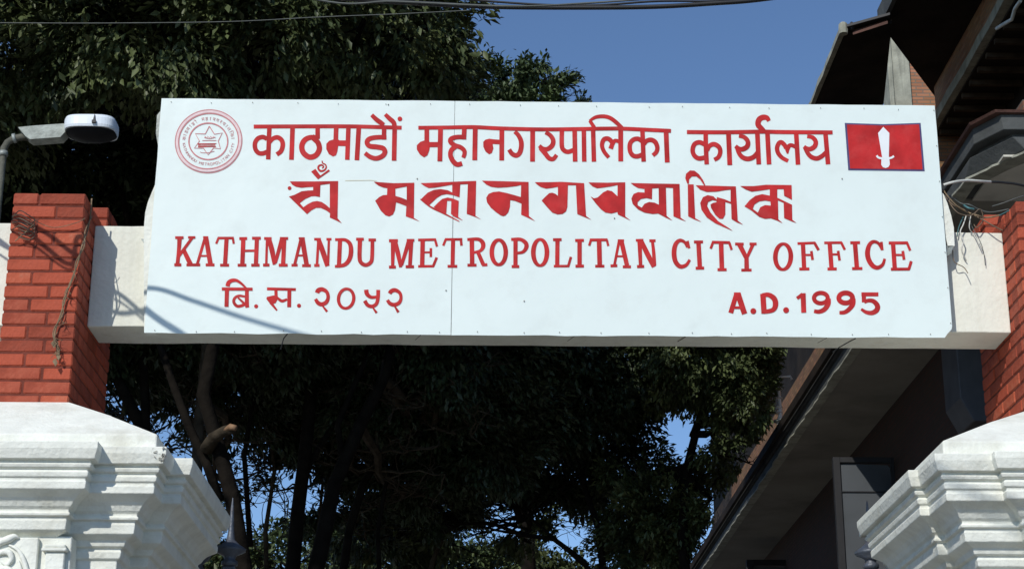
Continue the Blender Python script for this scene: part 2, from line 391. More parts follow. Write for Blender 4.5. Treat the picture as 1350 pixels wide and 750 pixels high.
leafy([rp(12,718,.01),rp(23,724,.02),rp(30,735,.02),rp(35,750,.02),rp(38,768,.02)], [.008,.014,.018,.018,.016])
leafy([rp(24,738,.01),rp(27,748,.015),rp(29,765,.01)], [.006,.012,.014])
leafy([rp(-6,752,.01),rp(8,749,.02),rp(17,756,.02),rp(22,768,.02)], [.014,.022,.024,.02])
# broken plaster at the corner of the left cornice
mb = MB()
for k in range(18):
    c = Vector((-1.452-random.uniform(0,.06), 8.197-.001+random.uniform(-.003,.004), 3.55+random.uniform(-.02,.045)))
    r_ = random.uniform(.006,.014); q = [c+Vector((random.uniform(-1,1),random.uniform(-.5,.5),random.uniform(-1,1)))*r_ for _ in range(6)]
    mb.add(q, [(0,1,2),(0,2,3),(0,3,4),(5,1,2),(5,3,4),(1,4,5)])
mb.build('chipped_corner', M['gouge'], pedL)

# ------------------------------------------------------------------ sign board
SY = 8.983
sign = thing('sign_board', 'big white painted sheet signboard with red Nepali and English lettering fixed to the beam', 'signboard', (0.36, SY, 4.40))
def S3(x, y, off=0.0):
    p = atY(x, y, SY); p.y = SY-off; return p
def wavy(a, b, n, amp):
    return [(a[0]+(b[0]-a[0])*i/n+ (random.uniform(-amp,amp) if 0<i<n else 0)*(abs(b[1]-a[1])>abs(b[0]-a[0])),
             a[1]+(b[1]-a[1])*i/n+ (random.uniform(-amp,amp) if 0<i<n else 0)*(abs(b[1]-a[1])<=abs(b[0]-a[0]))) for i in range(n+1)]
for nm, poly in (('left', wavy((213,130),(599,133.5),14,.35)+wavy((599.5,134),(594.2,441.5),6,.05)+wavy((593,441.6),(190,438.5),16,.8)+wavy((190,438),(213,131),8,.3)),
                 ('right', wavy((600.2,133.5),(1232,139.5),22,.35)+wavy((1232.3,140),(1255.2,430),8,.35)+[(1254.5,434),(1249,440),(1246,444.5)]+wavy((1245,445),(594.8,441.8),26,.7)+wavy((595,441),(600,134),6,.1))):
    pts = [S3(x, y) for x, y in poly]
    MB().prism(pts, (0, .003, 0)).build('sheet', M['sheet'], sign)
# frame of timber battens behind the sheet
fr = [S3(216,134), S3(1229,143), S3(1250,434), S3(195,431)]
mb = MB()
x0, x1, z0, z1 = -1.70, 2.43, 4.425, 5.69
mb.box((x0,SY+.006,z1-.04),(x1,SY+.06,z1)); mb.box((x0,SY+.006,z0),(x1,SY+.06,z0+.04))
for x in (x0, -.6, .36, 1.4, x1-.04): mb.box((x,SY+.007,z0+.041),(x+.04,SY+.058,z1-.041))
mb.build('frame', M['concrete'], sign)
mb = MB()
for x in (-1.1, -.1, .9, 1.9): MB().box((x,SY+.062,4.5),(x+.05,BY0-.001,5.66)).build('bracket', M['galv'], sign)
# bulging edges of the backing sheet at the two sides
def flap(pts, nm='side_flap'):
    MB().prism([atY(x, y, SY+.02) for x, y in pts], (0, .05, 0)).build(nm, M['plaster'], sign)
flap([(209,228),(205,242),(200,254),(195,266),(191.5,280),(190,296),(189.5,318),(190,438),(205,438),(212,228)])
flap([(1238,250),(1244,256),(1249,268),(1254,284),(1257.5,300),(1258.5,324),(1250,326),(1244,300)])
MB().prism([atY(207,152,SY+.02),atY(212,146,SY+.02),atY(212,184,SY+.02),atY(209,196,SY+.02),atY(205.5,176,SY+.02)], (0,.03,0)).build('clip', M['galv'], sign)
MB().prism([atY(1247,324,SY+.02),atY(1257,324,SY+.02),atY(1254,334,SY+.02),atY(1248,338,SY+.02)], (0,.03,0)).build('clip', M['galv'], sign)
MB().prism([atY(186,315,SY+.03),atY(197,315,SY+.03),atY(196,328,SY+.03),atY(192,324,SY+.03)], (0,.02,0)).build('clip', M['galv'], sign)
# nails and little dents along the edges
NAILM = MB().lathe((0,0,0),[(.004,-.003),(.004,.003)],8).mesh('nail'); NAILM.materials.append(M['rust_stain'])
def NAIL(c, prof, n):
    o = bpy.data.objects.new('nail', NAILM); C.objects.link(o); o.parent = sign; o.location = Vector(c)-sign.location; k = prof[0][0]/.008; o.scale = (k,1,k)
for k in range(20):
    x = 205+k*54+random.uniform(-8,8); c = S3(x, 438.5+ (x-190)*.005 - random.uniform(1.5,3.5), .004); NAIL((c.x,c.y,c.z),[(.004,-.003),(.004,.003)],8)
for k in range(18):
    x = 222+k*57+random.uniform(-8,8); c = S3(x, 133+(x-213)*.0098+random.uniform(1,2.5), .004); NAIL((c.x,c.y,c.z),[(.0035,-.003),(.0035,.003)],8)
for k in range(7):
    t = k/6; c = S3(1231+t*22, 146+t*280, .004); NAIL((c.x,c.y,c.z),[(.004,-.003),(.004,.003)],8)
for x, y in ((550,236),(810,288),(691,397),(512,138.5),(588,383),(1110,236)): c = S3(x, y, .003); NAIL((c.x,c.y,c.z),[(.006,-.004),(.006,.004)],8)
mb = MB()
for a, b in (((455,238.5),(488,238)),((488,238),(497,239))): mb.prism([S3(a[0],a[1]-.5,.0012),S3(b[0],b[1]-.5,.0012),S3(b[0],b[1]+.4,.0012),S3(a[0],a[1]+.4,.0012)],(0,-.0004,0))
mb.build('pencil_line', mat('pencil_line', (.62,.60,.45), .6), sign)

# ---- painted shapes
ZI = [0]
class Paint:
    def __init__(s): s.v = []; s.f = []
    def put(s, pts2, tris, base, ramp=None):
        ZI[0] = (ZI[0]+1) % 29; off = base+.00005*ZI[0]; k = len(s.v)
        s.v += [tuple(S3(x, y, off+(ramp[i] if ramp else 0))) for i, (x, y) in enumerate(pts2)]; s.f += [tuple(i+k for i in t) for t in tris]
    def poly(s, pts, holes=(), base=.0015):
        loops = [[Vector((x, y, 0)) for x, y in pts]]+[[Vector((x, y, 0)) for x, y in h] for h in holes]
        tri = tessellate_polygon(loops); allp = list(pts)
        for h in holes: allp += list(h)
        s.put(allp, tri, base)
    def stroke(s, pts, w, base=.0015, closed=False, smooth=True):
        n = len(pts)
        if hasattr(w, '__len__'):
            ws = list(w)
            if len(ws) != n: ws = list(np.interp(np.linspace(0,1,n), np.linspace(0,1,len(ws)), ws))
        else: ws = [w]*n
        P = [np.array((x, y, q), float) for (x, y), q in zip(pts, ws)]
        if n > 2 and smooth:
            outp = []; m_ = n if closed else n-1
            for i in range(m_):
                if closed: a, b, c, d = P[(i-1) % n], P[i], P[(i+1) % n], P[(i+2) % n]
                else: a, b, c, d = P[max(i-1,0)], P[i], P[i+1], P[min(i+2,n-1)]
                for t in np.arange(0, 1, .2):
                    outp.append(.5*((2*b)+(-a+c)*t+(2*a-5*b+4*c-d)*t*t+(-a+3*b-3*c+d)*t**3))
            if not closed: outp.append(P[-1])
            P = outp
        m_ = len(P); L = []; Rr = []
        for i in range(m_):
            if closed: t = P[(i+1) % m_][:2]-P[(i-1) % m_][:2]
            else: t = P[min(i+1,m_-1)][:2]-P[max(i-1,0)][:2]
            t = t/(np.hypot(*t)+1e-9); nn = np.array((-t[1], t[0])); hw = P[i][2]/2
            L.append(P[i][:2]+nn*hw); Rr.append(P[i][:2]-nn*hw)
        rng_ = range(m_ if closed else m_-1); allp = L+Rr
        tri = []
        for i in rng_:
            j = (i+1) % m_; tri += [(i, j, m_+j), (i, m_+j, m_+i)]
        s.put([tuple(p) for p in allp], tri, base, [.000006*i for i in range(m_)]*2)
    def dot(s, x, y, r_, base=.0015):
        s.poly([(x+r_*math.cos(t), y+r_*math.sin(t)) for t in np.linspace(0, 2*math.pi, 14, endpoint=False)], base=base)
    def ell(s, cx, cy_, rx, ry, w, rot=0, base=.0015, wt=None):
        pts = []; ws = []
        for t in np.linspace(0, 2*math.pi, 20, endpoint=False):
            x = rx*math.cos(t); y = ry*math.sin(t); pts.append((cx+x*math.cos(rot)-y*math.sin(rot), cy_+x*math.sin(rot)+y*math.cos(rot)))
            ws.append(w if wt is None else w*abs(math.cos(t))+wt*(1-abs(math.cos(t))))
        s.stroke(pts, ws, base, closed=True)
    def build(s, label, m='red', name='lettering'):
        me = bpy.data.meshes.new(name); me.from_pydata(s.v, [], s.f); me.update(); me.materials.append(M[m])
        bm = bmesh.new(); bm.from_mesh(me)
        for f in bm.faces:
            f.normal_update()
            if f.normal.y > 0: f.normal_flip()
        bm.to_mesh(me); bm.free()
        o = bpy.data.objects.new(name, me); C.objects.link(o); o.parent = sign; o.matrix_parent_inverse = Matrix.Translation(-sign.location)
        o['label'] = label; return o
class G:
    "a group of strokes given in a local grid: origin in the sign drawing, scale per unit"
    def __init__(s, P, ox, oy, k=.1): s.P, s.ox, s.oy, s.k = P, ox, oy, k
    def t(s, pts): return [(s.ox+x*s.k, s.oy+y*s.k) for x, y in pts]
    def st(s, w, *pts, sm=True, cl=False):
        w = [q*s.k for q in w] if hasattr(w, '__len__') else w*s.k
        s.P.stroke(s.t(pts), w, closed=cl, smooth=sm); return s
    def po(s, *pts, holes=()): s.P.poly(s.t(pts), [s.t(h) for h in holes]); return s
    def dt(s, x, y, r_): s.P.dot(s.ox+x*s.k, s.oy+y*s.k, r_*s.k); return s
    def el(s, cx, cy_, rx, ry, w, rot=0, wt=None): s.P.ell(s.ox+cx*s.k, s.oy+cy_*s.k, rx*s.k, ry*s.k, w*s.k, rot, wt=None if wt is None else wt*s.k); return s

# line 1, first word
P = Paint()
P.stroke([(334.5,167.3),(400,167.0),(460,167),(500,168),(529.5,168.8)], 5.2)
g = G(P,325,145)
g.st(60,(302,235),(295,400),(286,655)).st(60,(270,385),(215,360),(150,380),(112,440),(118,520),(160,570),(220,575),(285,550)).st([50,60,62,62,58],(305,430),(350,380),(410,365),(462,400),(478,465),(455,545),(398,590))
g.st(62,(607,235),(600,450),(592,660)).st(60,(937,235),(938,385))
g.st([62,70,72,72,70,72],(915,365),(830,368),(760,408),(728,485),(752,570),(830,624),(915,600),(960,520),(945,440),(900,390),(860,350))
g.st(62,(1182,235),(1176,420)).po((1140,395),(1090,410),(1052,450),(1052,520),(1085,585),(1140,617),(1180,600),(1198,550),(1208,480),(1222,470),(1222,400),(1180,380)).st(72,(1200,440),(1350,442))
g = G(P,435,145)
g.st(60,(243,235),(228,660)).st(72,(80,440),(240,445)).st(62,(380,235),(355,665)).st(60,(714,235),(712,395))
g.st([58,62,64,66,66,64,62,56],(745,362),(610,365),(520,385),(488,430),(520,478),(620,492),(700,510),(725,560),(690,612),(610,642),(530,622),(462,572))
g.st(62,(853,235),(845,672)).st([52,60,62,50],(550,70),(610,128),(670,172),(712,200)).st([50,60,62,60],(728,62),(785,118),(840,170),(852,235)).dt(922,122,31)
P.build('red painted Nepali word at the start of the top line')
# line 1, second word
P = Paint()
P.stroke([(551.5,168.9),(590,168.5),(625,168.0),(660,169.7),(720,171.0),(795,170.0),(820,170.0),(860,171.8),(884.5,173)], 5.0)
g = G(P,540,145)
g.st(62,(226,235),(226,430)).po((200,405),(140,425),(95,470),(95,525),(135,590),(190,628),(235,600),(258,540),(268,480),(262,420)).st(66,(240,460),(400,460)).st(64,(408,235),(398,680))
g.st(62,(722,235),(715,392)).st([56,60,64,60,58,56,50],(745,360),(620,362),(548,385),(540,425),(595,470),(670,495),(720,540),(722,590),(705,632)).st([60,62,66,60],(605,490),(552,530),(538,600),(570,675),(625,722),(692,708))
g.st(64,(865,235),(858,665)).st(64,(1216,235),(1214,670)).st(62,(1080,420),(1215,428)).po((1000,395),(970,425),(972,490),(1000,550),(1048,588),(1085,570),(1105,510),(1095,455),(1110,390),(1050,382))
g = G(P,660,145)
g.st([52,62,66,62,58],(185,290),(232,335),(268,410),(272,490),(250,570),(205,603),(150,580),(112,525)).st(64,(422,250),(420,685))
g.st([50,60,64,60,50],(590,300),(650,335),(692,400),(680,470),(620,518),(560,515),(508,475)).st([66,62,60,50],(525,500),(590,580),(640,640),(695,648),(738,595))
g.st([60,60,58],(808,250),(806,470),(835,535),(890,555),(965,530)).st(62,(975,250),(982,685)).st(60,(1096,250),(1102,685)).st(60,(1218,250),(1230,685))
g = G(P,770,145)
g.st([30,50,52,54,50],(70,150),(150,100),(255,88),(340,108),(420,165),(500,240)).st([45,50],(75,145),(135,235)).st([50,60,60],(325,630),(262,550),(236,470),(255,400),(300,380),(345,400),(372,440)).st([62,56,50,50],(350,515),(375,450),(412,408),(482,430))
g.st(64,(482,250),(483,680)).st(60,(768,260),(785,685)).st(60,(770,420),(715,385),(650,395),(605,450),(605,540),(640,600),(700,615),(775,590)).st([52,60,62,58,52],(790,455),(825,410),(885,398),(940,430),(965,500),(950,560),(905,602)).st(64,(1080,275),(1096,695))
P.build('red painted Nepali word in the middle of the top line')
# line 1, third word
P = Paint()
P.stroke([(905.5,174.5),(955,174.8),(1005,174),(1030,174.5),(1097.5,175)], 5.2)
g = G(P,895,145)
g.st(60,(352,290),(355,480),(366,720)).st(60,(345,460),(270,430),(205,455),(180,530),(200,600),(260,642),(345,630)).st([52,60,62,58,52],(372,540),(400,480),(460,455),(525,490),(545,555),(520,625),(465,660)).st(64,(652,290),(670,730))
g.st([46,60,64,62,50],(790,345),(860,362),(908,420),(898,485),(840,520),(790,515),(745,480)).st([50,60,62,58],(760,490),(790,570),(840,628),(910,648),(985,622),(1040,560)).st(62,(1032,290),(1052,720)).st(62,(1165,290),(1188,720))
g.st([50,72,76,72,56],(1188,150),(1160,108),(1105,102),(1055,135),(1045,200),(1090,250),(1130,290))
g = G(P,975,145)
g.st([50,60,60,58],(640,675),(560,632),(508,570),(494,500),(520,440),(555,432),(595,470),(615,510)).st([20,60,56,52,50],(634,580),(630,520),(655,475),(692,470),(745,495)).st(62,(745,290),(770,725))
g.st([46,60,64,62,48],(890,352),(960,365),(1003,420),(990,482),(935,518),(885,512),(848,485)).st([50,60,62,56],(860,500),(900,575),(950,625),(1020,642),(1085,612),(1140,560)).st(62,(1130,290),(1166,720))
P.build('red painted Nepali word at the end of the top line')
# line 2
P = Paint()
g = G(P,370,208,.12)
g.po((100,262),(370,262),(632,258),(625,665),(672,722),(620,695),(540,658),(543,612),(500,580),(440,553),(390,552),(340,578),(290,622),(90,428),(150,410),(230,370),(300,362),(357,360),(357,322),(300,325),(230,332),(170,322),(130,300),
     holes=[[(437,302),(540,288),(540,555),(500,520),(450,487),(400,477),(350,485),(300,510),(250,545),(210,500),(270,455),(335,426),(380,424),(432,434)]])
g.dt(98,336,21).po((335,155),(382,124),(430,190),(440,196),(527,130),(542,148),(410,240)).st([12,14,16,22,22,16,12],(455,35),(462,62),(492,78),(500,108),(480,138),(440,148),(414,122),(420,92),(450,82),(472,100),(455,118))
P.build('red painted word in decorative Ranjana script, first group of the second line')
P = Paint()
g = G(P,485,225)
g.po((80,150),(340,168),(612,162),(606,625),(685,675),(600,640),(500,605),(507,470),(430,440),(372,420),(358,520),(332,580),(280,606),(230,590),(170,530),(130,460),(95,400),(150,350),(200,325),(252,322),(256,235),(200,225),(140,200),(100,170),
     holes=[[(362,240),(440,225),(512,212),(512,388),(440,358),(364,336)]])
g.po((695,168),(900,160),(1100,150),(1300,142),(1427,138),(1418,598),(1495,648),(1420,614),(1303,572),(1318,180),(1218,185),(1208,355),(1120,325),(1040,312),(970,325),(910,362),(803,462),(740,420),(698,380),(740,338),(790,292),(870,256),(960,246),(1050,260),(1112,290),(1112,188),(1000,208),(880,228),(800,232),(750,208))
g.po((868,482),(920,428),(980,375),(1050,357),(1120,370),(1198,402),(1190,612),(1255,662),(1140,610),(1095,572),(1100,402),(1045,400),(1032,585),(940,545))
g.st([14,22,22,10],(692,378),(830,482),(1000,565),(1205,672))
g = G(P,600,225)
g.po((355,135),(620,142),(968,152),(972,600),(1055,668),(970,628),(870,582),(875,437),(790,402),(727,390),(722,480),(702,550),(665,592),(635,603),(600,592),(540,550),(470,490),(420,420),(410,360),(440,310),(500,285),(580,277),(680,298),(780,325),(866,350),(870,192),(800,208),(680,222),(560,228),(470,215),(410,185))
g = G(P,700,225)
g.po((50,155),(230,155),(400,150),(560,160),(700,168),(726,600),(795,650),(720,620),(610,575),(592,195),(487,195),(480,480),(462,540),(415,573),(350,580),(280,555),(210,480),(140,397),(190,345),(240,300),(280,293),(322,308),(355,335),(355,215),(280,230),(200,240),(130,220),(80,185))
g.po((758,158),(1000,162),(1242,156),(1242,605),(1315,662),(1240,625),(1145,580),(1140,547),(1060,567),(980,555),(920,510),(850,430),(785,342),(830,368),(880,355),(950,290),(1010,260),(1070,275),(1140,340),(1142,192),(1060,210),(960,225),(870,235),(810,210))
g = G(P,810,220,.12)
g.po((178,180),(450,186),(715,190),(727,560),(787,602),(720,577),(648,545),(643,235),(565,230),(573,540),(637,592),(560,557),(480,515),(420,520),(330,505),(260,470),(200,410),(185,350),(210,300),(260,280),(330,285),(330,245),(260,235),(215,210),
     holes=[[(415,240),(485,235),(488,418),(440,395),(380,388),(330,408),(300,450),(255,425),(255,390),(290,355),(350,345),(412,358)]])
g.po((805,195),(870,195),(887,565),(957,608),(880,580),(810,545)).po((800,188),(778,130),(785,80),(830,42),(880,45),(930,85),(975,150),(1000,207),(980,200),(940,140),(900,108),(850,108),(820,140),(818,188))
g = G(P,890,220,.126)
g.po((215,195),(635,207),(655,565),(712,608),(645,582),(590,548),(585,388),(525,370),(525,500),(500,545),(465,545),(420,505),(375,430),(370,395),(400,378),(432,372),(437,318),(520,342),(580,368),(580,240),(520,247),(430,262),(330,265),(260,240))
g.po((436,345),(400,310),(340,298),(290,320),(262,380),(275,450),(330,530),(420,592),(603,672),(560,640),(450,570),(370,480),(335,410),(345,370),(390,350),(432,358))
g.po((680,203),(820,204),(950,190),(1218,193),(1222,347),(1140,305),(1135,235),(1068,235),(1068,325),(1222,398),(1226,555),(1270,590),(1220,572),(1140,538),(1135,378),(1075,352),(1080,550),(1125,592),(1070,565),(1000,540),(940,546),(880,525),(800,460),(725,415),(780,350),(840,305),(910,288),(990,303),(990,235),(900,250),(800,262),(740,240),
     holes=[[(812,442),(830,395),(880,363),(940,355),(996,363),(1000,407),(940,402),(890,425),(865,480)]])
P.build('red painted word in decorative Ranjana script filling the second line')
# line 3
P = Paint()
g = G(P,225,300)
g.st([60,50,50],(118,140),(108,300),(88,500)).st(36,(60,135),(170,135)).st(38,(48,493),(140,493)).st(38,(282,140),(112,372)).st(32,(230,132),(325,132)).st([56,64],(168,290),(262,485)).st(38,(208,493),(300,493))
g.st(38,(452,140),(350,485)).st([60,64],(468,140),(525,485)).st(26,(385,375),(480,375)).st(28,(428,130),(496,130)).st(38,(300,493),(390,493)).st(38,(462,493),(578,493))
g.st(56,(737,150),(717,490)).st(34,(620,140),(832,140)).st(30,(630,140),(600,215)).st(30,(820,140),(832,215)).st(38,(652,497),(770,497))
g.st(58,(958,145),(945,490)).st(56,(1137,140),(1124,490)).st(30,(960,308),(1130,306)).st(38,(905,147),(1008,145)).st(38,(1073,142),(1188,142)).st(38,(883,497),(998,497)).st(38,(1062,497),(1172,497))
g = G(P,340,300)
g.st(32,(120,150),(110,490)).st([60,66,40],(145,150),(190,320),(215,490)).st([56,42],(318,150),(228,470)).st(56,(347,150),(332,490)).st(34,(82,145),(180,145)).st(36,(290,145),(398,145)).st(38,(68,495),(152,495)).st(38,(275,497),(392,497))
g.st(38,(568,150),(485,485)).st([66,62],(585,150),(642,490)).st(26,(510,370),(600,370)).st(28,(538,143),(618,143)).st(36,(443,497),(524,497)).st(38,(583,503),(698,503))
g.st(35,(798,160),(778,500)).st([60,70,60],(800,160),(860,330),(918,510)).st(32,(936,160),(925,500)).st(34,(742,155),(830,155)).st(32,(903,155),(970,155)).st(38,(742,500),(812,500))
g.st(56,(1083,160),(1068,510)).st([40,44,60,62,54,40],(1060,162),(1150,165),(1212,215),(1228,310),(1208,415),(1145,490),(1040,512)).st(36,(1018,160),(1080,160)).st(36,(1015,512),(1080,512))
g = G(P,470,300)
g.st([58,54,50,52,48],(46,150),(40,390),(62,465),(122,495),(185,462),(205,390),(210,160)).st(38,(-5,155),(96,155)).st(38,(158,165),(256,165))
g.st([60,42],(482,175),(476,510)).st([60,60,40],(505,180),(550,360),(582,525)).st([56,42],(692,175),(592,500)).st([56,48],(722,170),(704,510)).st(40,(428,175),(545,175)).st(36,(662,170),(762,170)).st(38,(428,522),(518,522)).st(38,(648,517),(757,517))
g.st(58,(872,170),(865,510)).st(32,(812,165),(1048,160)).st(32,(1035,160),(1060,250)).st(26,(880,328),(975,328)).st(34,(980,272),(980,390)).st(34,(812,512),(1020,510)).st(36,(1008,515),(1058,395))
g.st(54,(1273,165),(1266,510)).st(34,(1165,158),(1395,156)).st(32,(1175,160),(1143,240)).st(34,(1376,160),(1384,240)).st(38,(1200,512),(1328,512))
g = G(P,595,300)
g.st(60,(270,165),(275,505)).st([38,46,58,56,40,34],(210,160),(350,155),(410,195),(418,255),(380,308),(290,332)).st([50,54],(352,330),(422,490)).st(38,(212,497),(332,497)).st(38,(405,495),(475,490))
g.el(625,328,92,162,60,0,42).st(56,(846,165),(845,510)).st([38,46,56,56,42,34],(788,158),(910,158),(980,205),(988,262),(945,322),(870,338)).st(38,(795,515),(895,515)).el(1170,330,90,172,62,0,36)
g = G(P,720,300)
g.st(56,(149,160),(145,510)).st(38,(90,162),(203,160)).st(32,(100,510),(305,508)).st(34,(290,512),(326,388)).st(58,(440,170),(440,510)).st(38,(382,172),(497,170)).st(38,(386,510),(497,508))
g.st(62,(697,170),(706,508)).st(36,(575,165),(808,163)).st(32,(590,165),(566,240)).st(32,(800,165),(820,245)).st(38,(646,510),(768,510))
g.st(36,(962,175),(900,495)).st([62,60],(990,175),(1066,500)).st(26,(930,380),(1040,380)).st(30,(943,172),(1027,172)).st(38,(848,506),(938,503)).st(38,(1010,518),(1118,518))
g = G(P,830,300)
g.st([58,46],(130,175),(145,510)).st([60,68,60],(150,175),(235,350),(322,520)).st([40,46,50],(300,180),(318,340),(326,500)).st(34,(82,170),(182,168)).st(36,(260,175),(342,175)).st(40,(98,516),(192,513))
g.st([36,40,50,64,64,60,46,36],(762,262),(725,195),(660,172),(605,225),(585,335),(605,450),(668,515),(745,495),(792,425)).st(36,(762,178),(784,275))
g.st(60,(907,190),(926,540)).st(38,(848,192),(967,190)).st(38,(870,537),(982,535)).st(62,(1205,200),(1216,550)).st(38,(1085,195),(1322,200)).st(34,(1098,198),(1068,280)).st(34,(1313,200),(1345,295)).st(38,(1158,556),(1278,556))
g = G(P,950,300)
g.st([66,56],(246,220),(336,400)).st([46,40],(430,215),(352,385)).st([56,62],(340,390),(343,560)).st(36,(190,218),(303,220)).st(34,(380,218),(473,218)).st(38,(272,562),(408,562)).el(823,386,102,168,62,.03,40)
g.st(58,(1085,215),(1101,545)).st(34,(1013,212),(1250,203)).st(38,(1238,205),(1292,300)).st(28,(1100,362),(1205,362)).st(36,(1195,310),(1212,428)).st(38,(1036,548),(1170,546))
g = G(P,1080,300)
g.st(58,(137,205),(162,545)).st(34,(65,203),(300,200)).st(34,(290,200),(337,295)).st(28,(150,355),(260,355)).st(36,(248,308),(268,436)).st(38,(108,547),(230,546)).st(60,(470,200),(496,540)).st(38,(408,202),(537,200)).st(38,(432,542),(568,540))
g.st([36,40,50,66,66,58,46,34],(828,292),(782,212),(715,188),(660,232),(635,330),(652,425),(705,505),(770,530),(835,490),(862,412)).st(36,(818,190),(830,300))
g.st(58,(972,215),(995,545)).st(38,(915,205),(1168,203)).st(34,(1157,205),(1198,305)).st(28,(990,362),(1110,362)).st(38,(1100,310),(1117,425)).st(38,(943,550),(1192,548)).st(38,(1180,550),(1212,445))
P.build('red painted English capitals KATHMANDU METROPOLITAN CITY OFFICE')
# line 4
P = Paint()
g = G(P,285,360)
g.st(40,(75,210),(480,213)).st([54,54],(142,220),(136,445)).st([56,50,36,24],(150,175),(165,125),(212,98),(272,100),(340,145),(402,208)).st([30,36,40,40,42],(378,310),(300,300),(245,330),(233,385),(275,435),(335,430),(385,405)).st([24,34],(288,325),(375,405)).st([50,54,50],(405,220),(405,400),(412,455)).dt(527,438,27)
g.st(38,(670,208),(1050,217)).st(42,(787,220),(790,300)).po((668,315),(662,342),(695,385),(740,412),(785,395),(808,350),(812,290),(745,297)).st([40,22],(715,385),(802,492)).st([30,40,30],(800,320),(865,368),(935,345)).st(52,(965,220),(962,450)).dt(1092,430,27)
g = G(P,400,360)
g.st([60,62,48,46,54,56,44],(180,262),(198,228),(250,215),(308,250),(326,320),(300,385),(240,412),(190,390),(160,342)).st([20,34],(250,430),(312,508))
g.el(563,337,100,128,44,.15,36)
g.st([58,56,44,36],(828,220),(838,275),(890,318),(965,315)).st([50,48,46,48,52],(986,222),(982,330),(962,405),(910,438),(850,425),(808,365)).st([20,34],(915,455),(965,525))
g.st([50,56,46,42,50,52,44],(1135,270),(1160,238),(1210,225),(1270,262),(1286,330),(1262,390),(1200,418),(1140,400),(1108,355)).st([22,38],(1205,440),(1252,516))
P.build('red painted Nepali date at the lower left of the sign')
P = Paint()
g = G(P,950,370,.0852)
g.st([70,76],(245,200),(155,500)).st([90,86],(265,200),(370,515)).st(40,(190,418),(320,418)).st(30,(205,198),(310,198)).dt(505,472,46).st(84,(652,205),(672,510)).st([60,70,84,84,70,60],(640,228),(740,220),(828,280),(848,375),(805,455),(660,485)).dt(1012,457,46)
g.st(78,(1275,195),(1285,495)).st([50,60],(1180,275),(1270,212))
g = G(P,1055,370,.0852)
g.el(318,270,106,80,66).st([84,80,70,56],(430,280),(428,365),(372,445),(290,480),(212,470)).el(702,268,106,78,76).st([80,76,66,54],(815,280),(812,365),(752,445),(682,490),(605,495))
g.st(62,(945,212),(1208,212)).st(66,(982,200),(985,335)).st([56,60,80,80,64,40],(988,332),(1050,308),(1130,318),(1192,385),(1182,455),(1110,498),(1020,488),(942,440))
P.build('red painted A.D. 1995 at the lower right of the sign')
# emblem
E = Paint(); g = G(E,220,135,.13333)
g.el(413,388,331,310,9,-.25).el(413,386,297,272,11,-.25).el(410,388,192,180,13)
P6 = [(420,238),(470,318),(548,305),(508,385),(530,462),(462,452),(408,522),(362,455),(272,455),(322,385),(282,312),(380,315)]
g.st(9,*P6,P6[0],sm=False).st(6,(370,350),(425,362),(480,345)).st(6,(350,380),(490,380),sm=False).st(5,(330,490),(345,500),(410,500),(470,485))
for k in range(12):
    g.st(4,(375+k*9,335+(k%3)*6),(380+k*9,350+(k%2)*8))
E.build('round emblem with six-pointed star, outline rings', 'pale_red', 'emblem')
E = Paint(); g = G(E,220,135,.13333); g.el(413,387,314,291,22,-.25); 
E.build('pale pink band between the two outer rings of the emblem', 'pink', 'emblem_band')
E = Paint(); g = G(E,220,135,.13333)
for k in range(15):
    x = 312+k*11.5; g.st(7,(x,412),(x+3,440),sm=False)
g.st(6,(305,412),(490,410),sm=False).st(6,(308,443),(486,440),sm=False)
E.build('small red banner across the star of the emblem', 'red', 'emblem_banner')
def ring_text(txt, font, a0, a1, rx, ry, cx, cy_, size, inward):
    objs = []
    n = len(txt); 
    for i, ch in enumerate(txt):
        if ch == ' ': continue
        t = a0+(a1-a0)*(i+.5)/n
        cu = bpy.data.curves.new('t', 'FONT'); cu.body = ch; cu.size = size; cu.align_x = 'CENTER'
        if font: cu.font = font
        ob = bpy.data.objects.new('t', cu); me = ob.to_mesh()
        ca, sa = math.cos(t), math.sin(t); px, py = cx+rx*ca, cy_+ry*sa
        # reading direction tangent (image space, y down)
        ux, uy = (-sa, ca) if inward else (sa, -ca)
        vx, vy = (ca, sa) if inward else (-ca, -sa)   # up of the letter
        vs = [(px+v.co.x*ux+(v.co.y-size*.35)*vx, py+v.co.x*uy+(v.co.y-size*.35)*vy) for v in me.vertices]
        me.calc_loop_triangles(); tr = [tuple(t_.vertices) for t_ in me.loop_triangles]
        objs.append((vs, tr)); ob.to_mesh_clear(); bpy.data.objects.remove(ob); bpy.data.curves.remove(cu)
    return objs
E = Paint()
cx0, cy0 = 220+412*.13333, 135+388*.13333
for vs, tr in ring_text('काठमाडौ महानगरपालिका', None, math.pi*1.02, math.pi*1.98, 32.5, 30, cx0, cy0, 6.5, True)+ring_text('KATHMANDU METROPOLITAN CITY', None, math.pi*.98, math.pi*.02, 32.5, 30, cx0, cy0, 5.2, False):
    E.put(vs, tr, .0015)
E.build('tiny ring of lettering round the emblem', 'pale_red', 'emblem_lettering')
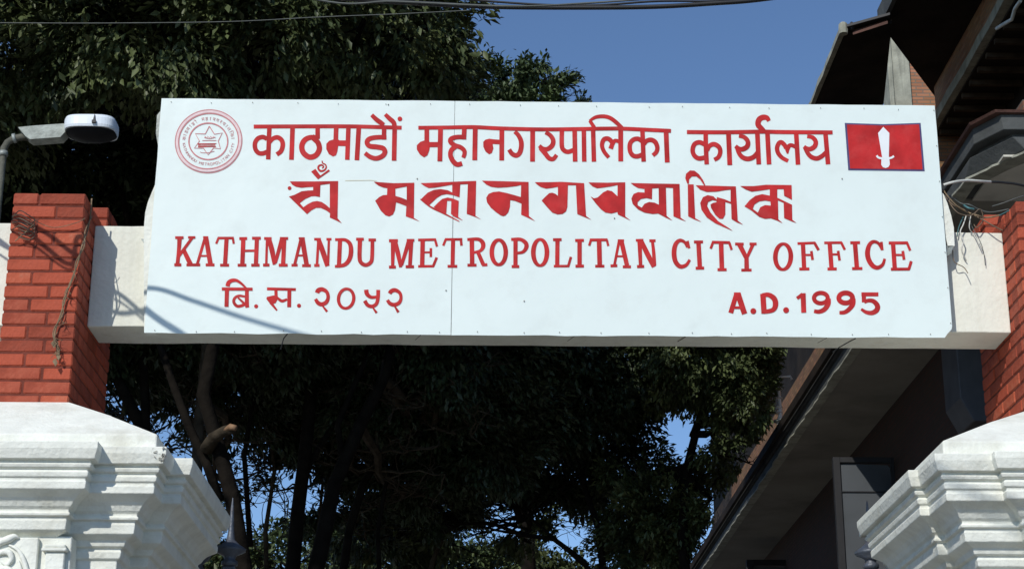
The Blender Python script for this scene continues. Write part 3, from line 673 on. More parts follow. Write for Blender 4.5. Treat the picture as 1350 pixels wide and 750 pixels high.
# flag
F_ = Paint(); g = G(F_,1100,150,.11996)
g.po((113,104),(530,118),(947,104),(992,634),(152,624)); F_.build('navy outline of the small red flag', 'navy', 'flag_border')
F_ = Paint(); g = G(F_,1100,150,.11996)
F_.poly(g.t([(136,122),(530,134),(930,121),(968,617),(172,606)]), base=.0032); F_.build('red field of the small flag', 'red', 'flag_field')
F_ = Paint(); g = G(F_,1100,150,.11996)
F_.poly(g.t([(535,150),(602,218),(596,490),(524,490),(478,218)]), base=.0048); F_.stroke(g.t([(462,465),(490,490),(560,497),(620,490),(652,470)]), 2.7, base=.0048)
F_.poly(g.t([(515,495),(513,565),(530,592),(560,602),(590,592),(607,565),(602,495)]), base=.0048); F_.build('white upright sword on the small flag', 'white_paint', 'sword')

# ------------------------------------------------------------------ street lamp at the left
LY = 10.5
lamp = thing('street_lamp', 'old street lamp with white topped head on a bent pipe behind the left brick pillar', 'street lamp', (-2.97, LY, 0))
def LP(x, y, dy=0): p = atY(x, y, LY); p.y += dy; return p
pts = [Vector((-2.985,LY,0)), LP(4,300), LP(4,206), LP(5,196), LP(10,188), LP(18,183), LP(28,181), LP(40,181)]
pts[1].x = pts[0].x = pts[2].x
MB().tube(pts, .022, 12).build('pole', M['pole_dim'], lamp, smooth=True)
MB().tube([LP(17,183),LP(21,182)], .031, 12).tube([LP(4,206),LP(4,200)], .030, 12).build('pipe_collar', M['galv'], lamp, smooth=True)
MB().prism([LP(26,172,-.05),LP(46,170,-.05),LP(88,167,-.05),LP(90,176,-.05),LP(82,185,-.05),LP(42,188,-.05),LP(36,184,-.05)], (0,.1,0)).build('gear_box', M['lampgrey'], lamp, bevel=.006)
c = LP(121,168); rx = (LP(155,168)-LP(87,168)).x/2
mb = MB(); rings = []
for (k, dzz) in ((.86,.040),(.96,.034),(1.0,.016),(1.0,-.030),(.97,-.046)):
    rings.append([(c.x+rx*k*abs(math.cos(t))**.55*(1 if math.cos(t)>0 else -1), c.y+.13*k*abs(math.sin(t))**.55*(1 if math.sin(t)>0 else -1), c.z+dzz) for t in np.linspace(0,2*math.pi,40,endpoint=False)])
mb.loft(rings).build('lamp_cover', M['lampwhite'], lamp, smooth=False, bevel=.003)
mb = MB(); rings = []
for (k, dzz) in ((.97,-.047),(.92,-.054),(.8,-.066),(.62,-.08),(.38,-.09),(.12,-.094)):
    rings.append([(c.x+rx*k*abs(math.cos(t))**.7*(1 if math.cos(t)>0 else -1), c.y+.12*k*abs(math.sin(t))**.7*(1 if math.sin(t)>0 else -1), c.z+dzz) for t in np.linspace(0,2*math.pi,32,endpoint=False)])
mb.loft(rings).build('lamp_bowl', M['lampglass'], lamp, smooth=True)
MB().box((c.x+.03,c.y-.145,c.z-.03),(c.x+.055,c.y-.128,c.z-.012)).prism([(c.x+.036,c.y-.14,c.z-.012),(c.x+.05,c.y-.14,c.z-.012),(c.x+.043,c.y-.14,c.z+.03)],(0,.012,0)).build('latch', M['black'], lamp)

# ------------------------------------------------------------------ iron gate leaves with finials
def gate_leaf(x, label, knobx, s):
    y = 10.0; root = thing('iron_gate_leaf', label, 'gate', (x, y, 0))
    MB().box((x-.035,y-.035,.02),(x+.035,y+.035,3.36),.004).build('post', M['finial'], root)
    MB().lathe((x,y,3.36),[(.03,0),(.045,.012),(.045,.03),(.03,.042),(.034,.06),(.085,.085),(.088,.1),(.05,.125),(.024,.15),(.017,.2),(.009,.33),(.003,.385),(.001,.39)],20).build('finial', M['finial'], root, smooth=True)
    for i, yy in enumerate((10.0,)):
        kx = x+knobx
        MB().box((kx-.03,y-.03,.02),(kx+.03,y+.03,3.33),.004).build('post', M['finial'], root)
        MB().lathe((kx,y,3.33),[(.025,0),(.04,.012),(.028,.04),(.062,.07),(.075,.095),(.062,.12),(.02,.14),(.004,.148)],20).build('knob', M['finial'], root, smooth=True)
    # leaf swung open, into the yard
    mb = MB()
    for z in (.25, 1.6, 2.9): mb.box((x-.02,y+.037,z),(x+.02,y+2.2,z+.05))
    mb.build('rail', M['finial'], root)
    for k in range(13):
        yy = y+.12+k*.165; MB().tube([(x,yy,.3),(x,yy,3.0)], .010, 6).build('bar', M['finial'], root)
    return root
gate_leaf(-1.382, 'left blue-grey iron gate leaf with a tall spiked finial beside the left pedestal', -.178, 1)
gate_leaf(2.178, 'right blue-grey iron gate leaf with a tall spiked finial beside the right pedestal', .22, -1)

# ------------------------------------------------------------------ building on the right
bld = thing('corner_building', 'dark brick building with deep stepped eaves and concrete jetties on the right', 'building', (5.5, 12.2, 0))
EZ = 6.5
def eave_ring(k, z, ch):
    x0 = 3.42+k; y0 = 11.37+k
    return [(x0,29.0,z),(x0,y0+ch*1.9,z),(x0+ch,y0,z),(11-k,y0,z),(11-k,29.0,z)]
MB().loft([eave_ring(0,6.768,.12), eave_ring(-.01,6.784,.12)]).build('drip_edge', M['rusty'], bld)
MB().loft([eave_ring(.10,6.60,.16), eave_ring(.10,6.645,.15), eave_ring(.035,6.655,.14), eave_ring(.03,6.767,.13)]).build('cornice', M['slate'], bld, bevel=.006)
MB().loft([eave_ring(.03,EZ+.004,.28), eave_ring(.03,6.599,.2)]).build('lower_cornice', M['slate'], bld, bevel=.006)
MB().box((3.375,15.6,6.655),(3.418,29.2,6.765),.008).build('eave_shade_strip', M['soffit_dark'], bld)  # tree shade along the eave edge put in as a dark strip
# uneven pale lip of the soffit
mb = MB(); yy = 11.9
base = [(6.0,11.395),(5.2,11.395),(4.4,11.395),(3.74,11.395),(3.6,11.62),(3.46,11.92)]
pts = []
for i in range(len(base)-1):
    for t in np.linspace(0,1,6,endpoint=False):
        pts.append((base[i][0]*(1-t)+base[i+1][0]*t, base[i][1]*(1-t)+base[i+1][1]*t))
while yy < 28.8: pts.append((3.445, yy)); yy += .16
V = []; F = []
for i, (x, y) in enumerate(pts):
    o = random.uniform(0,.022)
    nx = (-1,0) if i > 26 else ((0,-1) if i < 18 else (-.75,-.6))
    V += [(x+nx[0]*o,y+nx[1]*o,EZ-.004),(x+nx[0]*o,y+nx[1]*o,EZ-.02),(x+.09,y+.09,EZ-.022),(x+.09,y+.09,EZ-.004)]
for i in range(len(pts)-1):
    for k in range(4): F.append((i*4+k, i*4+(k+1)%4, (i+1)*4+(k+1)%4, (i+1)*4+k))
mb.add(V,F); mb.build('soffit_lip', M['concrete'], bld)
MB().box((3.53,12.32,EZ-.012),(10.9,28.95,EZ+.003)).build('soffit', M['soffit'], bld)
MB().box((3.60,11.49,EZ-.013),(10.9,12.319,EZ+.002)).build('front_soffit', M['soffit_lit'], bld)
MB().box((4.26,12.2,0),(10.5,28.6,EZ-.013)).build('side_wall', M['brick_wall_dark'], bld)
# low parapet pier above the eave at the right edge
MB().box((3.96,12.3,6.80),(4.04,12.75,7.18),.005).build('pier', M['concrete'], bld)
MB().box((4.041,12.31,6.80),(5.4,12.75,7.3)).build('parapet', M['brick_wall_x'], bld)
MB().box((3.56,11.6,6.792),(10.8,28.8,6.80)).build('roof_deck', M['slate'], bld)
# boarded grey box under the soffit
p0 = atX(1262,466,4.1); p1 = atX(1262,530,4.0)
MB().prism([(4.02,14.6,6.48),(4.02,14.6,5.62),(4.12,14.6,5.42),(4.25,14.6,5.42),(4.25,14.6,6.48)], (0,.5,0)).build('wall_box', M['iron_grey'], bld, bevel=.01)
# open window leaves standing off the wall
def leaf_window(a, b, c_, d_, Y, nm='window'):
    P_ = [atY(*q, Y) for q in (a, b, c_, d_)]
    x0, x1 = P_[0].x, P_[1].x; z1 = P_[0].z; z0 = z1-1.25
    t = .035*Y/18
    mb = MB().box((x0,Y,z0),(x0+t*2,Y+.07,z1),.003).box((x0+t*2+.0005,Y,z1-t*1.6),(x1-.0005,Y+.07,z1),.003).box((x0+t*2+.0005,Y,z0),(x1-.0005,Y+.07,z0+t),.003).box((x1,Y,z0),(x1+t,Y+.07,z1),.003)
    fr_ = mb.build(nm, M['frame_dark'], bld)
    MB().prism([(x0+t*2.1,Y+.03,z0+t),(x1-.004,Y+.03,z0+t),(x1-.004,Y+.03,z1-t*3.2),(x1-.03,Y+.03,z1-t*2.2),(x0+t*2.1,Y+.03,z1-t*1.7)], (0,.012,0)).build('pane', M['shutter'], fr_)
    MB().box((x0+t*2.1,Y+.015,z1-.36),(x1-.004,Y+.029,z1-.35)).build('glazing_bar', M['frame_dark'], fr_)
leaf_window((1098,602),(1174,602),(1174,750),(1098,750), 18.0)
leaf_window((984,737),(1044,737),(1044,750),(984,750), 25.0)
# upper storey jetty
MB().box((5.66,9.0,10.93),(11,21.0,11.04)).box((5.66,9.0,11.041),(5.9,20.6,11.3)).build('brick_band', M['brick_band'], bld)
V = []; F = []; ys = np.arange(9.0, 21.01, .35)
for y in ys:
    o = random.uniform(0,.03); z_ = 10.80+random.uniform(-.012,.012)
    V += [(5.60+o,y,z_),(5.60+o,y,10.925),(11,y,10.925),(11,y,z_)]
for i in range(len(ys)-1):
    for k in range(4): F.append((i*4+k, i*4+(k+1)%4, (i+1)*4+(k+1)%4, (i+1)*4+k))
F += [(3,2,1,0), tuple((len(ys)-1)*4+k for k in range(4))]
mb = MB().add(V,F); mb.build('jetty_edge', M['concrete'], bld)
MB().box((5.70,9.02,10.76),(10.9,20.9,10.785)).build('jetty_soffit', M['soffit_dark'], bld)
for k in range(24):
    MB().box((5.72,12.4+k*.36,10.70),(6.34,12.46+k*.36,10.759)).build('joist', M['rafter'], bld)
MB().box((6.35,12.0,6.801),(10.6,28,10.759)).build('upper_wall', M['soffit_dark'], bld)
# upper roof overhang with its far end cut on a slant
SZ = 11.3; q = (SZ-CAMZ)/(11-CAMZ)
top = [(4.60*q,9.0),(4.52*q,18.38*q),(5.63*q,20.36*q),(5.72*q,20.36*q),(11,20.36*q),(11,9.0)]
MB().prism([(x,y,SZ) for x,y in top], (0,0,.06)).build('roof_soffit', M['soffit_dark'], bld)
MB().prism([(4.60*q-.05,9.0,SZ-.03),(4.52*q-.05,18.38*q,SZ-.03),(4.52*q+.001,18.38*q+.06,SZ-.03),(4.60*q,9.0,SZ-.03)], (0,0,.24)).build('fascia', M['slate'], bld)
# boards of the dark soffit
for k in range(34):
    y = 17.2*q/1.0 - 6.6 + k*.30
    if y > 18.3: break
    MB().box((4.62*q,y,SZ-.022),(5.95*q,y+.05,SZ-.002)).build('rafter', M['rafter'], bld)
# pier and infill wall that face the street
Y2 = 20.95
a = atY(1168,100,Y2).x; b = atY(1176,100,Y2).x; c_ = atY(1199,100,Y2).x; d_ = atY(1240,100,Y2).x
MB().box((b-.06,Y2-.06,8.0),(b,Y2+.30,12.6),.006).build('pier', M['concrete'], bld)
MB().box((b+.001,Y2-.04,8.0),(c_,Y2+.5,12.6),.006).build('pier_face', M['concrete'], bld)
MB().box((c_+.001,Y2,8.0),(d_+1.5,Y2+.5,12.6)).build('infill_wall', M['brick_front'], bld)
# farther low roof with its dark underside
RZ = 11.0
xa = 4.12
mb = MB().prism([(xa,18.62,RZ),(4.66,18.50,RZ+.10),(5.06,20.8,RZ+.16),(5.06,34,RZ+.16),(xa,34,RZ)], (0,0,.05)); mb.build('lean_to_soffit', M['soffit_dark'], bld)
MB().prism([(xa+.10,18.56,RZ-.015),(4.6,18.45,RZ+.075),(4.6,18.50,RZ+.12),(xa+.10,18.60,RZ+.03)], (0,-.0,.03)).build('lean_to_batten', M['rusty'], bld)
MB().prism([(xa+.02,18.5,RZ+.055),(4.62,18.4,RZ+.16),(5.04,20.8,RZ+.22),(5.04,34,RZ+.22),(xa+.02,34,RZ+.055)], (0,0,.03)).build('lean_to_sheet', M['black'], bld)
V = []; F = []; ys = np.arange(18.55, 34, .28)
for y in ys:
    o = random.uniform(-.02,.012); V += [(xa-.05+o,y,RZ-.01),(xa-.001,y,RZ-.012),(xa-.001,y,RZ+.07),(xa-.04+o,y,RZ+.07+random.uniform(-.01,.02))]
for i in range(len(ys)-1):
    for k in range(4): F.append((i*4+k, i*4+(k+1)%4, (i+1)*4+(k+1)%4, (i+1)*4+k))
F += [(3,2,1,0), tuple((len(ys)-1)*4+k for k in range(4))]
MB().add(V,F).build('gutter', M['concrete'], bld)
cc = Vector((4.11,18.55,RZ+.05)); MB().lathe((cc.x,cc.y,cc.z),[(.05,-.06),(.055,0),(.05,.06),(.03,.08)],10).build('gutter_end', M['concrete'], bld)
MB().lathe((cc.x+.1,cc.y,cc.z+.02),[(.02,-.03),(.035,0),(.03,.04),(.012,.07)],8).build('knob', M['black'], bld)
zq = atX(1071,465,4.42).z
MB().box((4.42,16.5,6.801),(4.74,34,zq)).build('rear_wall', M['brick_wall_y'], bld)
MB().box((4.46,21.46,zq+.001),(4.74,34,RZ-.002)).build('rear_timber_wall', M['soffit_dark'], bld)
# white bracket and pipe at the top right
MB().tube([atX(1345,2,5.52),atX(1338,12,5.52),atX(1334,26,5.52),atX(1322,33,5.52),atX(1314,38,5.52)], .02, 8).build('pipe', M['cablewhite'], bld)
MB().box((5.42,16.9,10.85),(5.56,17.15,11.25)).build('bracket', M['concrete'], bld)

# pale insulator pole in front of the far brick wall
IP0 = atZ(1027,556,6.8); IY = IP0.y
ip = thing('insulator_pole', 'thin white insulator pole standing between the tree and the dark eave', 'pole', tuple(IP0))
MB().tube([atY(1027,560,IY),atY(1029,545,IY),atY(1027,520,IY),atY(1026,497,IY)], [.03,.026,.022,.018], 8).build('rod', M['insul'], ip, smooth=True)
for y in (500,506,512,524,536,543):
    p = atY(1027,y,IY); MB().lathe((p.x,p.y,p.z),[(.022,-.02),(.045,-.008),(.022,.012)],10).build('insulator_disc', M['insul'], ip)
MB().tube([atY(1026,497,IY),atY(1042,496,IY),atY(1044,500,IY)], .012, 6).build('arm', M['insul'], ip)
MB().lathe(tuple(IP0), [(.07,0),(.06,.02),(.035,.03)], 10).build('foot', M['galv'], ip)

# ------------------------------------------------------------------ trees
def leaves_mesh(name, pos, nrm, size, m, kind_aspect=.42, droop=.25):
    """pos (n,3), nrm (n,3) twig direction; each leaf a folded blade of two triangles pairs"""
    n = len(pos)
    d = nrm + rng.normal(0,.55,(n,3)); d[:,2] -= droop; d /= np.linalg.norm(d,axis=1)[:,None]
    up = rng.normal(0,.45,(n,3)); up[:,2] += 1; s_ = np.cross(d, up); s_ /= np.linalg.norm(s_,axis=1)[:,None]; nn = np.cross(s_, d)
    L = size*rng.uniform(.45,1.4,n)[:,None]; W_ = L*kind_aspect
    v = np.empty((n,4,3))
    v[:,0] = pos; v[:,1] = pos+d*L*.5+s_*W_*.5+nn*L*.07; v[:,2] = pos+d*L-nn*L*.05; v[:,3] = pos+d*L*.5-s_*W_*.5+nn*L*.07
    me = bpy.data.meshes.new(name); me.vertices.add(n*4); me.vertices.foreach_set('co', v.reshape(-1))
    b = np.arange(n)*4; tris = np.stack([b,b+1,b+2,b,b+2,b+3],1).reshape(-1)
    me.loops.add(n*6); me.loops.foreach_set('vertex_index', tris.astype(np.int32))
    me.polygons.add(n*2); me.polygons.foreach_set('loop_start', (np.arange(n*2)*3).astype(np.int32))
    me.polygons.foreach_set('loop_total', np.full(n*2,3,np.int32))
    me.update(calc_edges=True); me.materials.append(m); return me
def crown_points(blobs, n, per=9, shell=.55, size=.07):
    """blobs: (centre, radii, weight) -> leaf positions in sprays at twig tips"""
    wts = np.array([b[2]*b[1][0]*b[1][1]*b[1][2] for b in blobs]); wts /= wts.sum()
    P_, N_ = [], []
    k = rng.choice(len(blobs), size=max(1,n//per), p=wts)
    for bi in range(len(blobs)):
        m_ = int((k == bi).sum())
        if m_ == 0: continue
        c = np.array(blobs[bi][0]); r_ = np.array(blobs[bi][1])
        # sub-clumps make the mass uneven
        sc = max(4, m_//28); cd = rng.normal(size=(sc,3)); cd /= np.linalg.norm(cd,axis=1)[:,None]; cr_ = rng.uniform(shell,1,sc)**.6
        cc = cd*cr_[:,None]; w_ = rng.integers(0,sc,m_)
        u = cc[w_]+rng.normal(0,.10,(m_,3)); tip = c+u*r_
        dirn = u/np.maximum(np.linalg.norm(u,axis=1),.2)[:,None]; dirn[:,2] -= .15
        for _ in range(per):
            P_.append(tip+rng.normal(0,size*.55,(m_,3))-dirn*rng.uniform(0,size*1.6,(m_,1))); N_.append(dirn)
    return np.concatenate(P_), np.concatenate(N_)
def wob(a, b, n, amp, sag=0):
    a = Vector(a); b = Vector(b); out_ = []
    for i in range(n+1):
        t = i/n; e = math.sin(math.pi*t)
        out_.append(a.lerp(b, t)+Vector((random.uniform(-amp,amp), random.uniform(-amp,amp), random.uniform(-amp,amp)*.5-sag*e))*(1 if 0<i<n else 0))
    return out_
def limb(mb, path, r0, r1, n=7):
    m_ = len(path); mb.tube(path, [r0+(r1-r0)*i/(m_-1) for i in range(m_)], n)
def twigs(mb, path, nb, ln, r_, depth=2):
    for _ in range(nb):
        i = random.randint(max(1,len(path)//3), len(path)-1); p = Vector(path[i])
        d = Vector((random.uniform(-1,1), random.uniform(-1,1), random.uniform(-.3,.9))).normalized()
        e = p+d*ln*random.uniform(.5,1.2); pp = wob(p, e, 5, ln*.06); limb(mb, pp, r_, r_*.35, 5)
        if depth > 0: twigs(mb, pp, 3, ln*.55, r_*.55, depth-1)
def tree(label, base, trunk_paths, blobs, nleaf, leafsize, lm='leaf', bm_='bark_dark', group=None, nb=8, per=9, tw=.8, droop=.25, shell=.55):
    root = thing('tree', label, 'tree', base, group)
    mb = MB()
    for i, (path, r0, r1) in enumerate(trunk_paths): limb(mb, path, r0, r1, 10)
    mb.build('trunk', M[bm_], root, smooth=True)
    mb = MB(); top = trunk_paths[0][0][-1]
    for c, r_, wt in blobs:
        starts = min((Vector(p) for path,_,_ in trunk_paths for p in path[len(path)//2:]), key=lambda p: (p-Vector(c)).length)
        path = wob(starts, c, 7, .12); limb(mb, path, .055, .02, 6)
        twigs(mb, path, nb, max(r_)*tw, .018, 2)
    mb.build('branches', M['bark' if bm_ == 'bark_dark' and nb > 12 else bm_], root)
    pos, nrm = crown_points(blobs, nleaf, per, shell, leafsize)
    keep = ~((pos[:,0]/np.maximum(pos[:,2]-1.6,.5) > .568+.062*np.clip((7.7-pos[:,2])/.9,0,1)+rng.uniform(-.012,.006,len(pos))) & (pos[:,1] > 11) & (pos[:,0] > 1.5)); pos = pos[keep]; nrm = nrm[keep]
    me = leaves_mesh('crown', pos, nrm, leafsize, M[lm], droop=droop)
    o = bpy.data.objects.new('crown', me); C.objects.link(o); o.parent = root; o.matrix_parent_inverse = Matrix.Translation(-root.location)
    return root
def B(x, y, Y, rx, ry, rz, wt=1.0): return (tuple(atY(x, y, Y)), (rx, ry, rz), wt)

# 1 the big tree whose boughs fill the upper left
YA = 15.0
t1 = [atY(322,900,YA), atY(322,750,YA), atY(305,650,YA), atY(288,590,YA), atY(268,520,YA), atY(282,450,YA), atY(300,360,YA), atY(310,250,YA)]
t1 = [Vector((t1[0].x+.2,YA,0))]+t1
t1b = [atY(290,660,YA), atY(272,610,YA), atY(248,560,YA), atY(226,500,YA+.2), atY(200,420,YA+.5), atY(170,300,YA+.8), atY(150,200,YA+1)]
bl = [B(60,20,13.6,1.3,1.2,.9), B(210,40,13.4,1.1,1.1,.75), B(350,30,13.6,1.1,1.1,.7), B(480,30,13.8,1.0,1.0,.7), B(565,38,14.2,.58,.8,.6),
      B(-90,60,14,1.4,1.4,1.1), B(120,-120,14,1.5,1.5,1.0), B(350,-130,14.5,1.6,1.6,1.0), B(540,-90,14.5,.9,1.3,.9),
      B(590,105,16,.45,.8,.55)]
bl2 = [B(100,190,16.6,1.5,1.4,1.2), B(300,180,16.6,1.5,1.4,1.1), B(480,180,17,1.2,1.3,1.0), B(-60,260,16.6,1.2,1.3,1.2), B(170,310,17,.9,1.2,1.0,.8), B(330,330,17,1.1,1.2,.9), B(500,330,17,1.1,1.2,.9), B(200,60,17.4,1.6,1.2,.9), B(420,60,17.4,1.5,1.2,.9)]
tree('tree with shade-darkened leaves filling the space behind the lamp and the upper left of the sign', (-3.6, 17.2, 0), [([Vector((-3.6,17.2,0)),Vector((-3.5,17.2,3)),Vector((-3.8,17.2,6)),Vector((-3.6,17.1,8.5))],.12,.06)], bl2, 120000, .10, 'leaf_shaded', 'bark_dark', nb=6)
tree('big dark evergreen tree whose leafy boughs fill the upper left behind the sign', (t1[0].x, YA, 0), [(t1,.075,.05),(t1b,.042,.026)], bl, 130000, .09, 'leaf', 'bark_dark', nb=6)
# sawn stub on that trunk
stub = thing('sawn_branch', 'sawn off branch stub with orange cut end on the trunk above the left pedestal', 'branch', tuple(atY(285,590,YA-.1)))
MB().tube([atY(272,592,YA-.05),atY(282,577,YA-.15),atY(296,568,YA-.28),atY(308,565,YA-.36)], [.06,.055,.045,.04], 10).build('limb', M['bark'], stub, smooth=True)
MB().tube([atY(296,567,YA-.322),atY(304,562.5,YA-.39),atY(311,564,YA-.41)], [.014,.028,.024], 10).build('cut_face', M['cut'], stub, smooth=True)
# 2 grey-green tree top that shows above the sign
tb = Vector(atY(690,200,27)); 
tree('grey-green tree top showing just above the middle of the sign', (tb.x,27,0), [([Vector((tb.x,27,0)),Vector((tb.x+.1,27,5)),Vector((tb.x,27,9.5)),tb+Vector((0,0,.3))],.16,.05)],
     [B(640,115,27,0.60,0.60,0.47), B(690,108,27,0.51,0.60,0.43), B(730,118,27,0.40,0.60,0.34), B(664,95,27,0.23,0.36,0.17), B(712,88,27,0.20,0.24,0.23,.8), B(680,160,27,1.14,0.84,0.64), B(765,135,27,0.14,0.24,0.14), B(745,150,27,0.57,0.60,0.35), B(700,240,27,1.56,1.20,0.99)], 42000, .105, 'leaf_far', 'bark_dark', nb=3, shell=.2, per=7)
# 3.. the grove seen under the beam: (pixel path, depth, radius)
def grove(label, Y, path, r0, r1, blobs, n, ls, lm='leaf_shaded', extra=(), bmk='bark_dark', **kw):
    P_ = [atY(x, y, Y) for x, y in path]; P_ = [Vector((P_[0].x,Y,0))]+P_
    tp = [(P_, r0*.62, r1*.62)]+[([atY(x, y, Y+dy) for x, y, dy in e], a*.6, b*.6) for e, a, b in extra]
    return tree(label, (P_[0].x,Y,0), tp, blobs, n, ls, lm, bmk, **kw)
grove('slender leaning tree nearest the left brick pillar', 17.0, [(262,760),(225,640),(185,560),(160,510),(140,470),(120,420)], .12, .07,
      [B(120,470,18,1.0,1,.7), B(190,420,18,1.2,1,.7), B(210,500,19,.55,1,.35,.6), B(160,560,20,.5,.8,.25,.5), B(90,400,17,1.2,1,.8), B(150,520,20.5,.9,1,.6,.45), B(180,600,21,.8,1,.5,.12)], 30000, .085, nb=16,
      extra=[([(195,780,0),(190,640,0),(192,540,0),(188,460,.2),(190,380,.3)],.09,.06)])
grove('pale barked straight tree rising above the cut branch', 16.4, [(262,760),(258,650),(262,560),(270,480),(276,400)], .095, .07,
      [B(250,410,17.5,1.1,1,.7), B(340,430,18,1.0,1,.6), B(300,500,19,1.0,.9,.6,.7), B(340,560,20,.8,.9,.5,.5), B(250,530,20,.6,.9,.4,.5), B(300,640,20.5,.6,.9,.5,.08)], 40000, .085, bmk='bark', nb=14)
grove('dark tree with forked trunk left of the middle under the beam', 18.5, [(385,760),(392,680),(402,600),(410,520),(408,440),(410,380)], .13, .09,
      [B(400,440,19,1.3,1.1,.7), B(470,500,20,1.0,1,.6), B(420,560,21,.8,1,.45,.8), B(350,560,20,.45,.7,.35,.5), B(480,590,21,.9,.9,.5,.8), B(410,640,21.5,1.2,.9,.6,.09), B(470,690,21.5,.8,.9,.5,.3)], 54000, .085, nb=22,
      extra=[([(402,620,0),(440,560,.2),(480,500,.4),(520,440,.6)],.06,.03),([(330,720,0),(322,600,0),(335,520,.2),(345,450,.4)],.05,.03)])
grove('leaning dark tree in the middle under the beam', 17.5, [(412,770),(428,700),(440,640),(475,560),(505,500),(520,440)], .15, .08,
      [B(560,450,18.5,1.4,1.2,.8), B(600,540,19.5,1.2,1.1,.6), B(520,520,19,1.0,1,.6), B(640,600,20,.9,1,.5), B(560,620,20.5,.9,1,.5,.8), B(540,680,21.5,.9,1,.5,.3)], 66000, .085, nb=20,
      extra=[([(452,610,0),(445,560,0),(470,500,0),(500,440,0)],.06,.04),([(505,475,-1.2),(501,505,-1.2)],.022,.018)])
grove('dark tree with a thin bent trunk right of the middle under the beam', 19.5, [(450,770),(460,700),(478,640),(500,600),(560,560),(640,500),(680,440)], .08, .06,
      [B(680,450,20,1.5,1.2,.8), B(720,550,21,1.4,1.2,.7), B(780,480,20.5,1.2,1.2,.8), B(760,620,22,1.1,1.1,.55), B(690,620,22,1.0,1,.42,.6)], 72000, .085, nb=18,
      extra=[([(500,760,0),(498,700,0),(508,640,0),(530,590,0)],.045,.03)])
grove('tree with arching bare limbs low in the middle under the beam', 21.0, [(800,800),(770,740),(730,710),(690,705),(650,690),(600,690)], .07, .025,
      [B(600,700,22,.9,1,.30,.5), B(700,715,22.5,.7,.9,.16,.5), B(560,670,22,.7,1,.35,.7), B(520,720,23,.9,1,.4,.6)], 9000, .10, lm='leaf', nb=12,
      extra=[([(770,745,0),(720,700,.1),(680,665,.2),(660,640,.3)],.035,.015),([(800,800,0),(790,700,.1),(770,640,.2),(760,560,.2)],.08,.05)], tw=1.1)
grove('sunlit leafy tree close to the dark eave on the right', 20.5, [(905,790),(900,700),(905,620),(920,560),(935,500)], .12, .06,
      [B(940,480,20,.95,1,.6,1.3), B(985,530,20,.55,.8,.5,1.3), B(1000,500,20.5,.35,.7,.35), B(900,460,19.6,.8,.9,.5), B(960,600,20.5,.55,.8,.5), B(880,690,21,.9,.9,.55), B(930,680,20.8,.4,.7,.45), B(830,640,21.5,.6,.9,.7), B(850,740,21.5,.8,.9,.4), B(925,440,20,1.2,1,.5), B(820,520,21.5,.45,.8,.35,.6)], 78000, .075, lm='leaf', nb=3, tw=.35)
for i, (lab, Y, path, r0) in enumerate((('thin leaning bare tree between the pale trunk and the forked trunk', 20.0, [(352,780),(350,700),(362,620),(352,540),(372,470)], .035),
        ('thin bare sapling with fine twigs just right of the forked trunk', 21.0, [(430,790),(418,720),(425,640),(450,560),(446,490)], .028),
        ('thin dark bare tree leaning right near the bottom middle', 21.5, [(560,800),(570,740),(600,670),(640,610),(655,540)], .04))):
    P_ = [atY(x, y, Y) for x, y in path]; P_ = [Vector((P_[0].x,Y,0))]+P_
    root = thing('bare_tree', lab, 'tree', (P_[0].x, Y, 0))
    mb = MB(); limb(mb, P_, r0, r0*.4, 7); mb.build('trunk', M['bark'], root, smooth=True)
    mb = MB(); twigs(mb, P_[2:], 12, .9, .014, 2); mb.build('branches', M['bark'], root)
# far trees that close the view low down
far = [(380,750,30,2.4,.9), (520,705,32,2.0,1.0), (250,720,30,1.2,.8), (840,720,31,2.2,1.3), (640,765,33,2.0,.7), (950,740,32,1.6,1.2)]
for i, (x, y, Y, rx, rz) in enumerate(far):
    lab = ['faint far tree low down behind the forked trunk', 'faint far tree low down behind the leaning trunk', 'faint far tree low down beside the left pedestal cornice', 'far tree low down left of the sunlit leafy tree', 'far tree top at the bottom middle below the bare arching limbs', 'far tree low down behind the sunlit leafy tree'][i]
    p = atY(x, y, Y)
    tree(lab, (p.x,Y,0), [([Vector((p.x,Y,0)),Vector((p.x+.2,Y,p.z*.5)),Vector(p)],.16,.06)], [(tuple(p),(rx,1.4,rz),1),((p.x-rx*.5,Y,p.z-rz),(rx*.8,1.3,rz),1),((p.x+rx*.6,Y,p.z-rz*.8),(rx*.7,1.3,rz*.9),1)], 14000, .13, 'leaf_far' if i in (0,1) else 'leaf', 'bark_dark', nb=6, group='far trees behind the grove', shell=.3)
# unseen trees added left of the view to shade the grove
for i, (x, y, h_, r_) in enumerate(((-7.5,11.5,9.5,2.6), (-10.5,16,10.5,3.0), (-6.8,17.5,11.5,2.8))):
    lab = ['added broad shade tree beyond the left edge beside the gate', 'added tall shade tree beyond the left edge further into the yard', 'added tall shade tree beyond the left edge behind the big evergreen'][i]
    tree(lab, (x,y,0), [([Vector((x,y,0)),Vector((x+.2,y,h_*.3)),Vector((x,y+.1,h_*.6)),Vector((x,y,h_*.85))],.22,.08)],
         [((x+random.uniform(-1,1)*r_*.6,y+random.uniform(-1,1)*r_*.6,h_*random.uniform(.6,1)),(r_*.6,r_*.6,r_*.45),1) for _ in range(7)], 26000, .14, 'leaf', nb=4, group='unseen trees added for shade', shell=.3)

